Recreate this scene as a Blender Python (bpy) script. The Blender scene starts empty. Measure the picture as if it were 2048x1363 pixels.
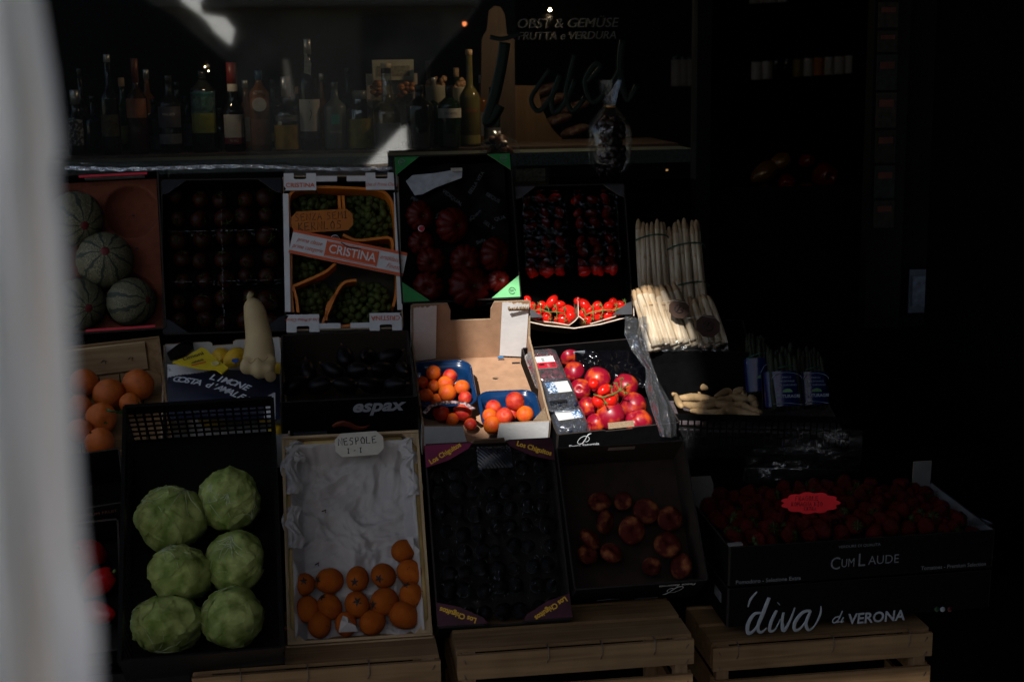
import bpy, math, random
from math import sin, cos, pi, radians, sqrt, atan2, floor, exp
from mathutils import Matrix, Vector, noise
random.seed(7)
C = bpy.context.scene.collection
sc = bpy.context.scene
# ------------------------------------------------------------ camera
F_PX = 2844.0; YAW, PITCH, ROLL = radians(8.0), radians(11.0), radians(-0.8)
CAM = Vector((0, 0, 1.6))
fw = Vector((sin(YAW)*cos(PITCH), cos(YAW)*cos(PITCH), -sin(PITCH)))
rt = Vector((cos(YAW), -sin(YAW), 0)); up = rt.cross(fw)
rt, up = rt*cos(ROLL)+up*sin(ROLL), up*cos(ROLL)-rt*sin(ROLL)
cd = bpy.data.cameras.new('camera'); cam = bpy.data.objects.new('camera', cd); C.objects.link(cam)
cd.sensor_width = 36; cd.lens = 36*F_PX/2048; cd.clip_start = .02; cd.clip_end = 400
cam.matrix_world = Matrix.Translation(CAM) @ Matrix(((rt.x, up.x, -fw.x, 0), (rt.y, up.y, -fw.y, 0), (rt.z, up.z, -fw.z, 0), (0, 0, 0, 1)))
cd.dof.use_dof = True; cd.dof.focus_distance = 3.35; cd.dof.aperture_fstop = 5.6
sc.camera = cam
def ray(px, py): return fw*F_PX + (px-1024)*rt - (py-681.5)*up
def at(px, py, Y):
    d = ray(px, py); return CAM + d*(Y/d.y)
# ------------------------------------------------------------ light
SUN_TO = Vector((-.30, -.72, .64)).normalized()
w = bpy.data.worlds.new("World"); sc.world = w; w.use_nodes = True
nt = w.node_tree; bg = nt.nodes['Background']; sky = nt.nodes.new('ShaderNodeTexSky')
sky.sky_type = 'NISHITA'; sky.sun_disc = False
sky.sun_elevation = math.asin(SUN_TO.z); sky.sun_rotation = atan2(SUN_TO.x, SUN_TO.y)
nt.links.new(sky.outputs[0], bg.inputs[0]); bg.inputs[1].default_value = .09
sl = bpy.data.lights.new('sun', 'SUN'); so = bpy.data.objects.new('sun', sl); C.objects.link(so)
sl.energy = 5; sl.angle = radians(.85); sl.color = (1, .965, .92)
so.rotation_euler = SUN_TO.to_track_quat('Z', 'Y').to_euler(); so.location = (0, 0, 8)
sc.view_settings.view_transform = 'Standard'; sc.view_settings.look = 'None'
sc.view_settings.exposure = .42; sc.view_settings.gamma = 1
sc.cycles.max_bounces = 7; sc.cycles.transparent_max_bounces = 24
sc.cycles.caustics_reflective = False; sc.cycles.caustics_refractive = False
sc.cycles.sample_clamp_indirect = 3
# ------------------------------------------------------------ materials
MATS = {}
def mat(name, col, rough=.6, var=.15, scale=30, bump=0, bscale=60, spec=.28, coat=0, metal=0, col2=None, trans=0, emit=0, sss=0, thr=None, stretch=None):
    if name in MATS: return MATS[name]
    m = bpy.data.materials.new(name); m.use_nodes = True; n = m.node_tree.nodes; l = m.node_tree.links
    p = n['Principled BSDF']; p.inputs['Roughness'].default_value = rough
    p.inputs['Specular IOR Level'].default_value = spec; p.inputs['Coat Weight'].default_value = coat
    p.inputs['Metallic'].default_value = metal
    if sss:
        p.inputs['Subsurface Weight'].default_value = sss; p.inputs['Subsurface Radius'].default_value = (.01, .005, .002); p.inputs['Subsurface Scale'].default_value = 1
    tc = n.new('ShaderNodeTexCoord'); nz = n.new('ShaderNodeTexNoise'); nz.inputs['Scale'].default_value = scale; nz.inputs['Detail'].default_value = 5
    if stretch:
        mp = n.new('ShaderNodeMapping'); mp.inputs['Scale'].default_value = stretch; l.new(tc.outputs['Object'], mp.inputs[0]); l.new(mp.outputs[0], nz.inputs['Vector'])
    else: l.new(tc.outputs['Object'], nz.inputs['Vector'])
    oi = n.new('ShaderNodeObjectInfo')
    rp = n.new('ShaderNodeValToRGB'); e = rp.color_ramp.elements
    c2 = col2 or tuple(min(1, c*(1+var)) for c in col)
    c1 = tuple(c*(1-var) for c in col) if not col2 else col
    a, b = thr or (.3, .7)
    e[0].position = a; e[1].position = b; e[0].color = (*c1, 1); e[1].color = (*c2, 1)
    l.new(nz.outputs['Fac'], rp.inputs['Fac'])
    hs = n.new('ShaderNodeHueSaturation'); mr = n.new('ShaderNodeMapRange'); mr.inputs['To Min'].default_value = 1-var*.6; mr.inputs['To Max'].default_value = 1+var*.6
    l.new(oi.outputs['Random'], mr.inputs['Value']); l.new(mr.outputs[0], hs.inputs['Value']); l.new(rp.outputs[0], hs.inputs['Color'])
    l.new(hs.outputs[0], p.inputs['Base Color'])
    if bump:
        nb = n.new('ShaderNodeTexNoise'); nb.inputs['Scale'].default_value = bscale; nb.inputs['Detail'].default_value = 4
        l.new(tc.outputs['Object'], nb.inputs['Vector']); bp = n.new('ShaderNodeBump'); bp.inputs['Strength'].default_value = bump; bp.inputs['Distance'].default_value = .004
        l.new(nb.outputs['Fac'], bp.inputs['Height']); l.new(bp.outputs[0], p.inputs['Normal'])
    if emit:
        p.inputs['Emission Color'].default_value = (*col, 1); p.inputs['Emission Strength'].default_value = emit
    if trans:
        tr = n.new('ShaderNodeBsdfTranslucent'); tr.inputs[0].default_value = (*col, 1); mx = n.new('ShaderNodeMixShader'); mx.inputs[0].default_value = trans
        l.new(p.outputs[0], mx.inputs[1]); l.new(tr.outputs[0], mx.inputs[2]); l.new(mx.outputs[0], n['Material Output'].inputs[0])
    MATS[name] = m; return m
def clear(name, tint=(1, 1, 1), gloss=.12, rough=.08, bump=0, bscale=40, haze=0):
    if name in MATS: return MATS[name]
    m = bpy.data.materials.new(name); m.use_nodes = True; n = m.node_tree.nodes; l = m.node_tree.links
    n.remove(n['Principled BSDF']); t = n.new('ShaderNodeBsdfTransparent'); t.inputs[0].default_value = (*tint, 1)
    g = n.new('ShaderNodeBsdfGlossy'); g.inputs['Roughness'].default_value = rough; g.inputs[0].default_value = (1, 1, 1, 1)
    fr = n.new('ShaderNodeLayerWeight'); fr.inputs[0].default_value = .35; mr = n.new('ShaderNodeMapRange')
    mr.inputs['To Min'].default_value = gloss; mr.inputs['To Max'].default_value = min(1, gloss*3.5+.1); l.new(fr.outputs['Fresnel'], mr.inputs['Value'])
    mx = n.new('ShaderNodeMixShader'); l.new(mr.outputs[0], mx.inputs[0]); l.new(t.outputs[0], mx.inputs[1]); l.new(g.outputs[0], mx.inputs[2]); out = mx
    if haze:
        d = n.new('ShaderNodeBsdfDiffuse'); d.inputs[0].default_value = (.75, .78, .82, 1); m2 = n.new('ShaderNodeMixShader'); m2.inputs[0].default_value = haze
        l.new(mx.outputs[0], m2.inputs[1]); l.new(d.outputs[0], m2.inputs[2]); out = m2
    if bump:
        tc = n.new('ShaderNodeTexCoord'); nb = n.new('ShaderNodeTexNoise'); nb.inputs['Scale'].default_value = bscale; nb.inputs['Detail'].default_value = 3; nb.inputs['Distortion'].default_value = 1.5
        l.new(tc.outputs['Object'], nb.inputs['Vector']); bp = n.new('ShaderNodeBump'); bp.inputs['Strength'].default_value = bump; bp.inputs['Distance'].default_value = .006
        l.new(nb.outputs['Fac'], bp.inputs['Height']); l.new(bp.outputs[0], g.inputs['Normal']); l.new(bp.outputs[0], fr.inputs['Normal'])
    l.new(out.outputs[0], n['Material Output'].inputs[0]); MATS[name] = m; return m
def wood(name, c1, c2, axis=0, rough=.75):
    if name in MATS: return MATS[name]
    m = bpy.data.materials.new(name); m.use_nodes = True; n = m.node_tree.nodes; l = m.node_tree.links
    p = n['Principled BSDF']; p.inputs['Roughness'].default_value = rough; p.inputs['Specular IOR Level'].default_value = .25
    tc = n.new('ShaderNodeTexCoord'); mp = n.new('ShaderNodeMapping'); s = [60, 60, 60]; s[axis] = 3
    mp.inputs['Scale'].default_value = s; l.new(tc.outputs['Object'], mp.inputs[0]); oi = n.new('ShaderNodeObjectInfo'); l.new(oi.outputs['Random'], mp.inputs['Location'])
    nz = n.new('ShaderNodeTexNoise'); nz.inputs['Scale'].default_value = 1; nz.inputs['Detail'].default_value = 6; nz.inputs['Distortion'].default_value = 1.2
    l.new(mp.outputs[0], nz.inputs['Vector']); n2 = n.new('ShaderNodeTexNoise'); n2.inputs['Scale'].default_value = 9; l.new(tc.outputs['Object'], n2.inputs['Vector'])
    mx = n.new('ShaderNodeMath'); mx.operation = 'MULTIPLY_ADD'; mx.inputs[1].default_value = .45; l.new(n2.outputs['Fac'], mx.inputs[0]); 
    m3 = n.new('ShaderNodeMath'); m3.operation = 'MULTIPLY'; m3.inputs[1].default_value = .6; l.new(nz.outputs['Fac'], m3.inputs[0]); l.new(m3.outputs[0], mx.inputs[2])
    rp = n.new('ShaderNodeValToRGB'); e = rp.color_ramp.elements; e[0].position = .35; e[1].position = .68; e[0].color = (*c1, 1); e[1].color = (*c2, 1)
    l.new(mx.outputs[0], rp.inputs[0]); l.new(rp.outputs[0], p.inputs['Base Color'])
    bp = n.new('ShaderNodeBump'); bp.inputs['Strength'].default_value = .25; bp.inputs['Distance'].default_value = .002; l.new(nz.outputs['Fac'], bp.inputs['Height']); l.new(bp.outputs[0], p.inputs['Normal'])
    MATS[name] = m; return m
def melon_mat():
    m = bpy.data.materials.new('melon_skin'); m.use_nodes = True; n = m.node_tree.nodes; l = m.node_tree.links
    p = n['Principled BSDF']; p.inputs['Roughness'].default_value = .7
    tc = n.new('ShaderNodeTexCoord'); vo = n.new('ShaderNodeTexVoronoi'); vo.feature = 'DISTANCE_TO_EDGE'; vo.inputs['Scale'].default_value = 17
    l.new(tc.outputs['Object'], vo.inputs['Vector'])
    rp = n.new('ShaderNodeValToRGB'); e = rp.color_ramp.elements; e[0].position = .06; e[1].position = .2; e[0].color = (.15, .135, .075, 1); e[1].color = (.03, .034, .016, 1)
    l.new(vo.outputs['Distance'], rp.inputs[0])
    sx = n.new('ShaderNodeSeparateXYZ'); l.new(tc.outputs['Object'], sx.inputs[0]); a = n.new('ShaderNodeMath'); a.operation = 'ARCTAN2'; l.new(sx.outputs[1], a.inputs[0]); l.new(sx.outputs[0], a.inputs[1])
    nz = n.new('ShaderNodeTexNoise'); nz.inputs['Scale'].default_value = 2.5; l.new(tc.outputs['Object'], nz.inputs['Vector'])
    a2 = n.new('ShaderNodeMath'); a2.operation = 'MULTIPLY_ADD'; a2.inputs[1].default_value = .5; l.new(nz.outputs['Fac'], a2.inputs[0]); l.new(a.outputs[0], a2.inputs[2])
    mu = n.new('ShaderNodeMath'); mu.operation = 'MULTIPLY'; mu.inputs[1].default_value = 9; l.new(a2.outputs[0], mu.inputs[0]); co = n.new('ShaderNodeMath'); co.operation = 'COSINE'; l.new(mu.outputs[0], co.inputs[0])
    r2 = n.new('ShaderNodeValToRGB'); e = r2.color_ramp.elements; e[0].position = .70; e[1].position = .86; l.new(co.outputs[0], r2.inputs[0])
    mx = n.new('ShaderNodeMix'); mx.data_type = 'RGBA'; l.new(r2.outputs[0], mx.inputs[0]); l.new(rp.outputs[0], mx.inputs[6]); mx.inputs[7].default_value = (.012, .022, .012, 1)
    l.new(mx.outputs[2], p.inputs['Base Color']); bp = n.new('ShaderNodeBump'); bp.inputs['Strength'].default_value = .5; bp.inputs['Distance'].default_value = .002; bp.invert = True
    l.new(vo.outputs['Distance'], bp.inputs['Height']); l.new(bp.outputs[0], p.inputs['Normal']); return m
# ------------------------------------------------------------ mesh builder
I4 = Matrix.Identity(4)
def T(x=0, y=0, z=0): return Matrix.Translation((x, y, z))
def R(a, ax): return Matrix.Rotation(a, 4, ax)
def S(x, y=None, z=None): return Matrix.Diagonal((x, x if y is None else y, x if z is None else z, 1))
class B:
    def __init__(s): s.v = []; s.f = []; s.m = []; s.s = []
    def add(s, vs, fs, m=0, sm=False, M=None):
        o = len(s.v)
        s.v += [tuple(M @ Vector(p)) for p in vs] if M is not None else [tuple(p) for p in vs]
        for k, f in enumerate(fs):
            s.f.append(tuple(i+o for i in f)); s.m.append(m[k] if isinstance(m, (list, tuple)) else m); s.s.append(sm)
        return s
    def box(s, c, d, m=0, M=None):
        x, y, z = c; a, b, e = d[0]/2, d[1]/2, d[2]/2
        vs = [(x+i*a, y+j*b, z+k*e) for k in (-1, 1) for j in (-1, 1) for i in (-1, 1)]
        return s.add(vs, [(0, 2, 3, 1), (4, 5, 7, 6), (0, 1, 5, 4), (2, 6, 7, 3), (0, 4, 6, 2), (1, 3, 7, 5)], m, False, M)
    def prism(s, poly, z0, z1, mt=0, mb=None, ms=None, M=None):
        n = len(poly); mb = mt if mb is None else mb; ms = mt if ms is None else ms
        vs = [(x, y, z0) for x, y in poly]+[(x, y, z1) for x, y in poly]
        fs = [tuple(range(n-1, -1, -1)), tuple(range(n, 2*n))]+[(i, (i+1) % n, n+(i+1) % n, n+i) for i in range(n)]
        return s.add(vs, fs, [mb, mt]+[ms]*n, False, M)
    def tube(s, pts, r, n=8, m=0, M=None, flat=None):
        pts = [Vector(p) for p in pts]; rs = r if isinstance(r, (list, tuple)) else [r]*len(pts); vs = []; fs = []
        t0 = (pts[1]-pts[0]).normalized(); nx = t0.orthogonal().normalized()
        for i, p in enumerate(pts):
            t = (pts[min(i+1, len(pts)-1)]-pts[max(i-1, 0)]).normalized(); nx = (nx-t*nx.dot(t)).normalized(); ny = t.cross(nx)
            for k in range(n):
                a = 2*pi*k/n; vs.append(p+(nx*cos(a)+ny*sin(a))*rs[i])
        if flat:
            ax, f = flat; vs = [Vector([c if j != ax else pts[i//n][ax]+(c-pts[i//n][ax])*f for j, c in enumerate(v)]) for i, v in enumerate(vs)]
        for i in range(len(pts)-1):
            for k in range(n): fs.append((i*n+k, i*n+(k+1) % n, (i+1)*n+(k+1) % n, (i+1)*n+k))
        fs += [tuple(range(n-1, -1, -1)), tuple((len(pts)-1)*n+k for k in range(n))]
        return s.add(vs, fs, m, True, M)
    def lathe(s, prof, n=24, m=0, M=None, fn=None):
        vs = []; fs = []
        for j, (r, z) in enumerate(prof):
            for k in range(n):
                a = 2*pi*k/n; q = Vector((r*cos(a), r*sin(a), z)); vs.append(fn(q, a) if fn else q)
        for j in range(len(prof)-1):
            for k in range(n): fs.append((j*n+k, j*n+(k+1) % n, (j+1)*n+(k+1) % n, (j+1)*n+k))
        fs += [tuple(range(n-1, -1, -1)), tuple((len(prof)-1)*n+k for k in range(n))]
        return s.add(vs, fs, m, True, M)
    def ball(s, r=1, nu=20, nv=12, m=0, M=None, fn=None):
        vs = [(0, 0, -r)]; fs = []
        for j in range(1, nv):
            t = -pi/2+pi*j/nv
            for k in range(nu): a = 2*pi*k/nu; vs.append((r*cos(t)*cos(a), r*cos(t)*sin(a), r*sin(t)))
        vs.append((0, 0, r)); 
        if fn: vs = [fn(Vector(p)) for p in vs]
        L = len(vs)-1
        for k in range(nu):
            fs.append((0, 1+(k+1) % nu, 1+k)); fs.append((L, L-nu+k, L-nu+(k+1) % nu))
            for j in range(nv-2): fs.append((1+j*nu+k, 1+j*nu+(k+1) % nu, 1+(j+1)*nu+(k+1) % nu, 1+(j+1)*nu+k))
        return s.add(vs, fs, m, True, M)
    def surf(s, fn, nu, nv, m=0, M=None, sm=True, thick=0):
        vs = [Vector(fn(i/nu, j/nv)) for j in range(nv+1) for i in range(nu+1)]
        fs = [(j*(nu+1)+i, j*(nu+1)+i+1, (j+1)*(nu+1)+i+1, (j+1)*(nu+1)+i) for j in range(nv) for i in range(nu)]
        return s.add(vs, fs, m, sm, M)
    def text(s, t, size, M=None, m=0, shear=0, sx=1, bold=0, align='CENTER', ay='CENTER'):
        cu = bpy.data.curves.new('t', 'FONT'); cu.body = t; cu.size = size; cu.shear = shear; cu.align_x = align; cu.align_y = ay; cu.offset = bold; cu.resolution_u = 3
        o = bpy.data.objects.new('t', cu); C.objects.link(o); bpy.context.view_layer.update()
        me = bpy.data.meshes.new_from_object(o.evaluated_get(bpy.context.evaluated_depsgraph_get()))
        MM = (M if M is not None else I4) @ S(sx, 1, 1)
        s.add([p.co.copy() for p in me.vertices], [tuple(p.vertices) for p in me.polygons], m, False, MM)
        bpy.data.objects.remove(o); bpy.data.curves.remove(cu); bpy.data.meshes.remove(me); return s
    def obj(s, name, mats, parent=None, M=None):
        me = bpy.data.meshes.new(name); me.from_pydata(s.v, [], s.f)
        for x in (mats if isinstance(mats, (list, tuple)) else [mats]): me.materials.append(x)
        me.polygons.foreach_set('material_index', s.m); me.polygons.foreach_set('use_smooth', s.s); me.update()
        o = bpy.data.objects.new(name, me); C.objects.link(o)
        if parent: o.parent = parent
        if M is not None: o.matrix_local = M
        return o
def smooth(pts, n=5):
    q = [Vector(p) if len(p) == 3 else Vector((p[0], p[1], 0)) for p in pts]; P = []
    for i in range(len(q)-1):
        p0, p1, p2, p3 = q[max(i-1, 0)], q[i], q[i+1], q[min(i+2, len(q)-1)]
        for k in range(n): s = k/n; P.append(.5*((2*p1)+(p2-p0)*s+(2*p0-5*p1+4*p2-p3)*s*s+(3*p1-p0-3*p2+p3)*s**3))
    return P+[q[-1]]
def smooth1(v, n=5):
    return [p.x for p in smooth([(a, 0, 0) for a in v], n)]
# stroke lettering for handwriting
STR = {'N': [[(0, 0), (.05, 1), (.6, 0), (.65, 1.05)]], 'E': [[(.6, 1), (0, .9), (.05, 0), (.65, .05)], [(.05, .5), (.5, .55)]], 'S': [[(.55, .95), (.2, 1), (.05, .7), (.5, .4), (.45, .05), (0, 0)]],
 'P': [[(.1, 0), (.08, 1), (.5, .95), (.5, .55), (.1, .45)]], 'O': [[(.3, 1), (0, .6), (.1, .05), (.5, .05), (.6, .6), (.3, 1)]], 'L': [[(.05, 1), (0, 0), (.55, .05)]], 'I': [[(.25, 0), (.28, 1)], [(.05, 1), (.5, 1.02)], [(.02, 0), (.5, .02)]],
 'Z': [[(0, .95), (.6, 1), (0, 0), (.6, .05)]], 'A': [[(0, 0), (.3, 1), (.6, 0)], [(.12, .4), (.5, .42)]], 'M': [[(0, 0), (.1, 1), (.35, .4), (.6, 1), (.7, 0)]], 'K': [[(.05, 0), (.1, 1)], [(.6, 1), (.1, .45), (.65, 0)]],
 'R': [[(.05, 0), (.08, 1), (.5, .9), (.45, .55), (.1, .5), (.6, 0)]], '-': [[(.1, .5), (.5, .52)]], 'F': [[(.6, 1), (.05, .95), (.05, 0)], [(.05, .5), (.45, .52)]], 'G': [[(.6, .9), (.2, 1), (0, .5), (.2, 0), (.6, .1), (.6, .45), (.35, .45)]],
 'D': [[(.05, 0), (.05, 1), (.5, .75), (.5, .25), (.05, 0)]], 'T': [[(0, 1), (.6, 1)], [(.3, 1), (.28, 0)]], 'B': [[(.05, 0), (.05, 1), (.5, .8), (.1, .5), (.55, .25), (.05, 0)]], 'Y': [[(0, 1), (.3, .5), (.6, 1)], [(.3, .5), (.25, 0)]], 'X': [[(0, 0), (.6, 1)], [(0, 1), (.6, 0)]], 'V': [[(0, 1), (.3, 0), (.6, 1)]], 'U': [[(0, 1), (.05, .1), (.5, .05), (.6, 1)]], 'C': [[(.6, .9), (.1, .9), (0, .3), (.5, .05)]]}
def script(b, t, x, y, h, r, M, m=0):
    rr = random.Random(len(t))
    for ch in t:
        if ch != ' ':
            for st in STR[ch]:
                P = [(x+px*h*.85+rr.uniform(-.03, .03)*h, y+py*h+rr.uniform(-.03, .03)*h, 0) for px, py in st]
                b.tube(P, r, 5, m, M, flat=(2, .15))
        x += h*(.78 if ch != ' ' else .5)
# ------------------------------------------------------------ object helpers
def tag(o, label=None, cat=None, group=None, kind=None):
    if label: o['label'] = label
    if cat: o['category'] = cat
    if group: o['group'] = group
    if kind: o['kind'] = kind
    return o
def thing(name, label, cat, M=I4, group=None, kind=None):
    o = bpy.data.objects.new(name, None); C.objects.link(o); o.empty_display_size = .05; o.matrix_world = M; return tag(o, label, cat, group, kind)
KIDS = {}
def copy_tree(o, M, label, group=None):
    c = o.copy(); C.objects.link(c); c.matrix_world = M; c['label'] = label
    if group: c['group'] = group
    for ch in KIDS.get(o.name) or KIDS.setdefault(o.name, list(o.children)):
        d = ch.copy(); C.objects.link(d); d.parent = c
    return c
NUM = ['first', 'second', 'third', 'fourth', 'fifth', 'sixth', 'seventh', 'eighth', 'ninth', 'tenth', 'eleventh', 'twelfth', 'thirteenth', 'fourteenth', 'fifteenth', 'sixteenth', 'seventeenth', 'eighteenth', 'nineteenth', 'twentieth', 'twenty-first', 'twenty-second']
class Frame:
    """a tilted crate frame: x right, y up the slope, z out of the crate; z=0 is the floor, z=h the rim"""
    def __init__(s, TL, TR, BR, BL, Y, tilt, h):
        t = radians(tilt); a = at(*BL, Y); b = at(*BR, Y); p0 = (a+b)/2; n = Vector((0, -sin(t), cos(t)))
        def hit(p):
            d = ray(*p); return CAM+d*(((p0-CAM).dot(n))/d.dot(n))
        P = [hit(q) for q in (TL, TR, BR, BL)]
        ey = ((P[0]+P[1])/2-(P[2]+P[3])/2); s.l = ey.length; ey.normalize(); ex = ey.cross(n)
        s.w = ((P[1]-P[0]).length+(P[2]-P[3]).length)/2; s.h = h
        o = (P[2]+P[3])/2-n*h; s.M = Matrix(((ex.x, ey.x, n.x, o.x), (ex.y, ey.y, n.y, o.y), (ex.z, ey.z, n.z, o.z), (0, 0, 0, 1))); s.I = s.M.inverted(); s.n = n
    def px(s, px, py, h=0):
        c = s.I @ CAM; d = s.I.to_3x3() @ ray(px, py); return c+d*((h-c.z)/d.z)
    def W(s, x, y, z): return s.M @ Vector((x, y, z))
    def at(s, px, py, h=0): return s.M @ s.px(px, py, h)
def scale_at(p): return (p-CAM).dot(fw)/F_PX      # metres per pixel at a point
# ------------------------------------------------------------ shared materials
K = dict(
 kraft=mat('kraft_card', (.36, .21, .125), .85, .12, 40, .15, 300, .2), edge=mat('card_edge', (.34, .24, .15), .9, .35, 500, .5, 900, .2),
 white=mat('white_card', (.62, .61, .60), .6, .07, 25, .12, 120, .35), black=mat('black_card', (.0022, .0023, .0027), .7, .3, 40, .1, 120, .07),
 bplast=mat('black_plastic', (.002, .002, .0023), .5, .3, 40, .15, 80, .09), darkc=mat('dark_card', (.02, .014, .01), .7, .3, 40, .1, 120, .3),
 ink=mat('black_ink', (.01, .01, .012), .5), inkw=mat('white_ink', (.62, .64, .66), .5), inkg=mat('grey_ink', (.16, .17, .18), .5, .3, 90),
 orange_ink=mat('orange_ink', (.62, .10, .03), .5, .06), yellow_ink=mat('yellow_ink', (.75, .42, .03), .5, .1), green_ink=mat('green_ink', (.06, .36, .13), .5, .2),
 red_ink=mat('red_ink', (.55, .02, .04), .5, .1), magenta=mat('magenta_ink', (.16, .012, .05), .5, .4, 12), navy=mat('navy_ink', (.008, .011, .03), .5, .1),
 paper=mat('white_paper', (.50, .465, .44), .85, .06, 20, .25, 60, .15, trans=.12), gpaper=mat('grey_tissue', (.36, .38, .40), .8, .2, 60, .3, 90, .15),
 salmon=mat('salmon_pulp', (.15, .046, .026), .9, .12, 60, .3, 400, .1), opunnet=mat('orange_plastic', (.62, .17, .012), .35, .1, 30, .05),
 blue=mat('blue_plastic', (.004, .026, .085), .22, .15, 30, 0, coat=.3), wcrate=wood('pale_wood', (.27, .17, .09), (.50, .36, .20), 0), wcy=wood('pale_wood_up', (.27, .18, .095), (.52, .38, .21), 1), wcz=wood('pale_wood_post', (.25, .16, .085), (.45, .32, .18), 2),
 wbase=wood('raw_pine', (.13, .072, .031), (.25, .155, .075), 0), wbz=wood('raw_pine_post', (.17, .10, .05), (.32, .21, .12), 2), steel=mat('steel_wire', (.12, .10, .09), .45, .3, metal=.8),
 film=clear('clear_film', (.90, .92, .94), .05, .08, 1.0, 28, .012), pack=clear('clear_pack', (.78, .87, .96), .16, .07, .8, 60, .045), cello=clear('cellophane', (.93, .93, .93), .05, .06, .35, 30, .0),
 bfilm=mat('black_film', (.002, .002, .003), .12, .2, 30, 1.0, 35, .6), stalk=mat('green_stalk', (.10, .16, .04), .6, .3, 60), leafm=mat('green_leaf', (.03, .07, .015), .5, .3, 40), brown=mat('dry_stem', (.05, .03, .015), .8, .3, 60))
MXZ = Matrix(((1, 0, 0, 0), (0, 0, -1, 0), (0, 1, 0, 0), (0, 0, 0, 1)))     # drawing plane x,z, facing the front
MYZ = Matrix(((0, 0, 1, 0), (1, 0, 0, 0), (0, 1, 0, 0), (0, 0, 0, 1)))
CRATES = {}
def notch(w, h, nw=0, nd=0, wav=0, seed=0):
    r = random.Random(seed); P = [(-w/2, 0), (w/2, 0), (w/2, h)]
    if nw: P += [(nw/2+.008, h), (nw/2, h-nd*.4), (nw/2, h-nd), (-nw/2, h-nd), (-nw/2, h-nd*.4), (-nw/2-.008, h)]
    elif wav:
        for i in range(1, 12): P.append((w/2-w*i/12, h-r.random()*wav))
    return P+[(-w/2, h)]
def slit(w, h, sw, sh, sz):       # panel with a closed hand hole, cut as a keyhole outline
    a = sw/2; z0 = sz-sh/2; z1 = sz+sh/2
    return [(-w/2, 0), (w/2, 0), (w/2, h), (.0008, h), (.0008, z1), (a-.006, z1), (a, z1-.006), (a, z0+.006), (a-.006, z0), (-a+.006, z0), (-a, z0+.006), (-a, z1-.006), (-a+.006, z1), (-.0008, z1), (-.0008, h), (-w/2, h)]
def carton(fr, name, label, outer, inner, front=None, back=None, hf=None, hb=None, th=.004, flap=None, flapmat=None, cat='crate', group=None, edge=None, floor_hole=False, sidewav=0):
    t = thing(name, label, cat, fr.M, group); mm = [outer, inner, edge or (K['edge'] if outer is K['white'] else mat('dark_edge', (.02, .015, .012), .9, .5, 500))]; w, l, h = fr.w, fr.l, fr.h
    b = B()
    if floor_hole:
        cx, cy = floor_hole; n = 16; ring = [(cx+.008*cos(2*pi*k/n), cy+.005*sin(2*pi*k/n)) for k in range(n)]
        outl = [(-w/2, 0), (w/2, 0), (w/2, l), (-w/2, l)]; P = outl[:2]+[(w/2, cy)]+[ring[(n-k) % n] for k in range(0, n+1)]+[(w/2, cy+.0001)]+outl[2:]
        b.prism(P, 0, th, 1, 0, 2)
    else: b.box((0, l/2, th/2), (w, l, th), 1)
    b.obj('floor', mm, t)
    B().prism(front or notch(w, hf or h), 0, th, 0, 1, 2, T(0, 0, 0) @ MXZ).obj('end_panel', mm, t)
    B().prism(back or notch(w, hb or h), 0, th, 1, 0, 2, T(0, l+th, 0) @ MXZ).obj('end_panel', mm, t)
    for s in (-1, 1):
        P = [(0, 0), (l, 0), (l, hb or h)]
        for i in range(1, 14): P.append((l*(1-i/14), h-random.random()*sidewav-.02*h))
        P.append((0, hf or h))
        b = B(); b.prism(P, 0, th, 0 if s > 0 else 1, 1 if s > 0 else 0, 2, T(w/2 if s > 0 else -w/2-th, 0, 0) @ MYZ); b.obj('side_panel', mm, t)
    if flap:
        for sx in (-1, 1):
            for y0, sy in ((0, 1), (l, -1)):
                q = [(0, 0), (flap, 0), (flap*.25, flap*.55), (0, flap*.62)] if len(str(flap)) else None
                b = B(); P = [(sx*(w/2)-sx*x, y0+sy*y) for x, y in q]
                if sx*sy > 0: P = P[::-1]
                b.prism(P, h, h+.002, 0, 1, 2); b.obj('corner_flap', [flapmat or outer, inner, K['edge']], t)
    CRATES[name] = t; return t
def put(fr, px, py, h, roll=0, tilt=0, yaw=None, rnd=None):
    p = fr.at(px, py, h); M = T(*p) @ fr.M.to_3x3().to_4x4()
    return M @ R(roll, 'Z') @ R(tilt, 'X')
def rrot():
    return R(random.uniform(0, 6.28), 'Z') @ R(random.uniform(0, 3.14), 'X') @ R(random.uniform(0, 6.28), 'Y')
# ------------------------------------------------------------ the setting
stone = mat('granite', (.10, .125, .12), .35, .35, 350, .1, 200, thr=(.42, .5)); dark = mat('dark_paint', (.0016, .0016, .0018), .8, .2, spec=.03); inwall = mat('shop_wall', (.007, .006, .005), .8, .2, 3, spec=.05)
GY, LZ = 3.88, 1.325
def st(b, name, mats): return tag(b.obj(name, mats), kind='structure')
b = B(); b.box((0, 0, -.05), (60, 60, .1)); st(b, 'pavement', mat('paving', (.16, .155, .15), .85, .25, 4, .3, 30))
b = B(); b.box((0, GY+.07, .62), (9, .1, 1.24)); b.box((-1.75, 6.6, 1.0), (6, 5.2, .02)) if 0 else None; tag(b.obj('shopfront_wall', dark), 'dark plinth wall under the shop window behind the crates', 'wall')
X1 = at(1395, 200, GY).x; X2 = at(1742, 200, GY).x
b = B(); b.box(((-3+X1)/2, GY+.105, 1.342), (X1+3, .15, .036)); tag(b.obj('window_ledge', stone), 'speckled grey-green granite ledge under the shop window', 'ledge')
b = B(); b.box(((-3+X1)/2, GY+.38, 1.352), (X1+3, .36, .03)); tag(b.obj('bottle_shelf', mat('shelf_brown', (.07, .05, .04), .6, .2)), 'dark brown shelf inside the window carrying the row of spirit bottles', 'shelf')
r_ = thing('shop_window', 'large shop window pane with white shop lettering and green script', 'window', I4)
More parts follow.
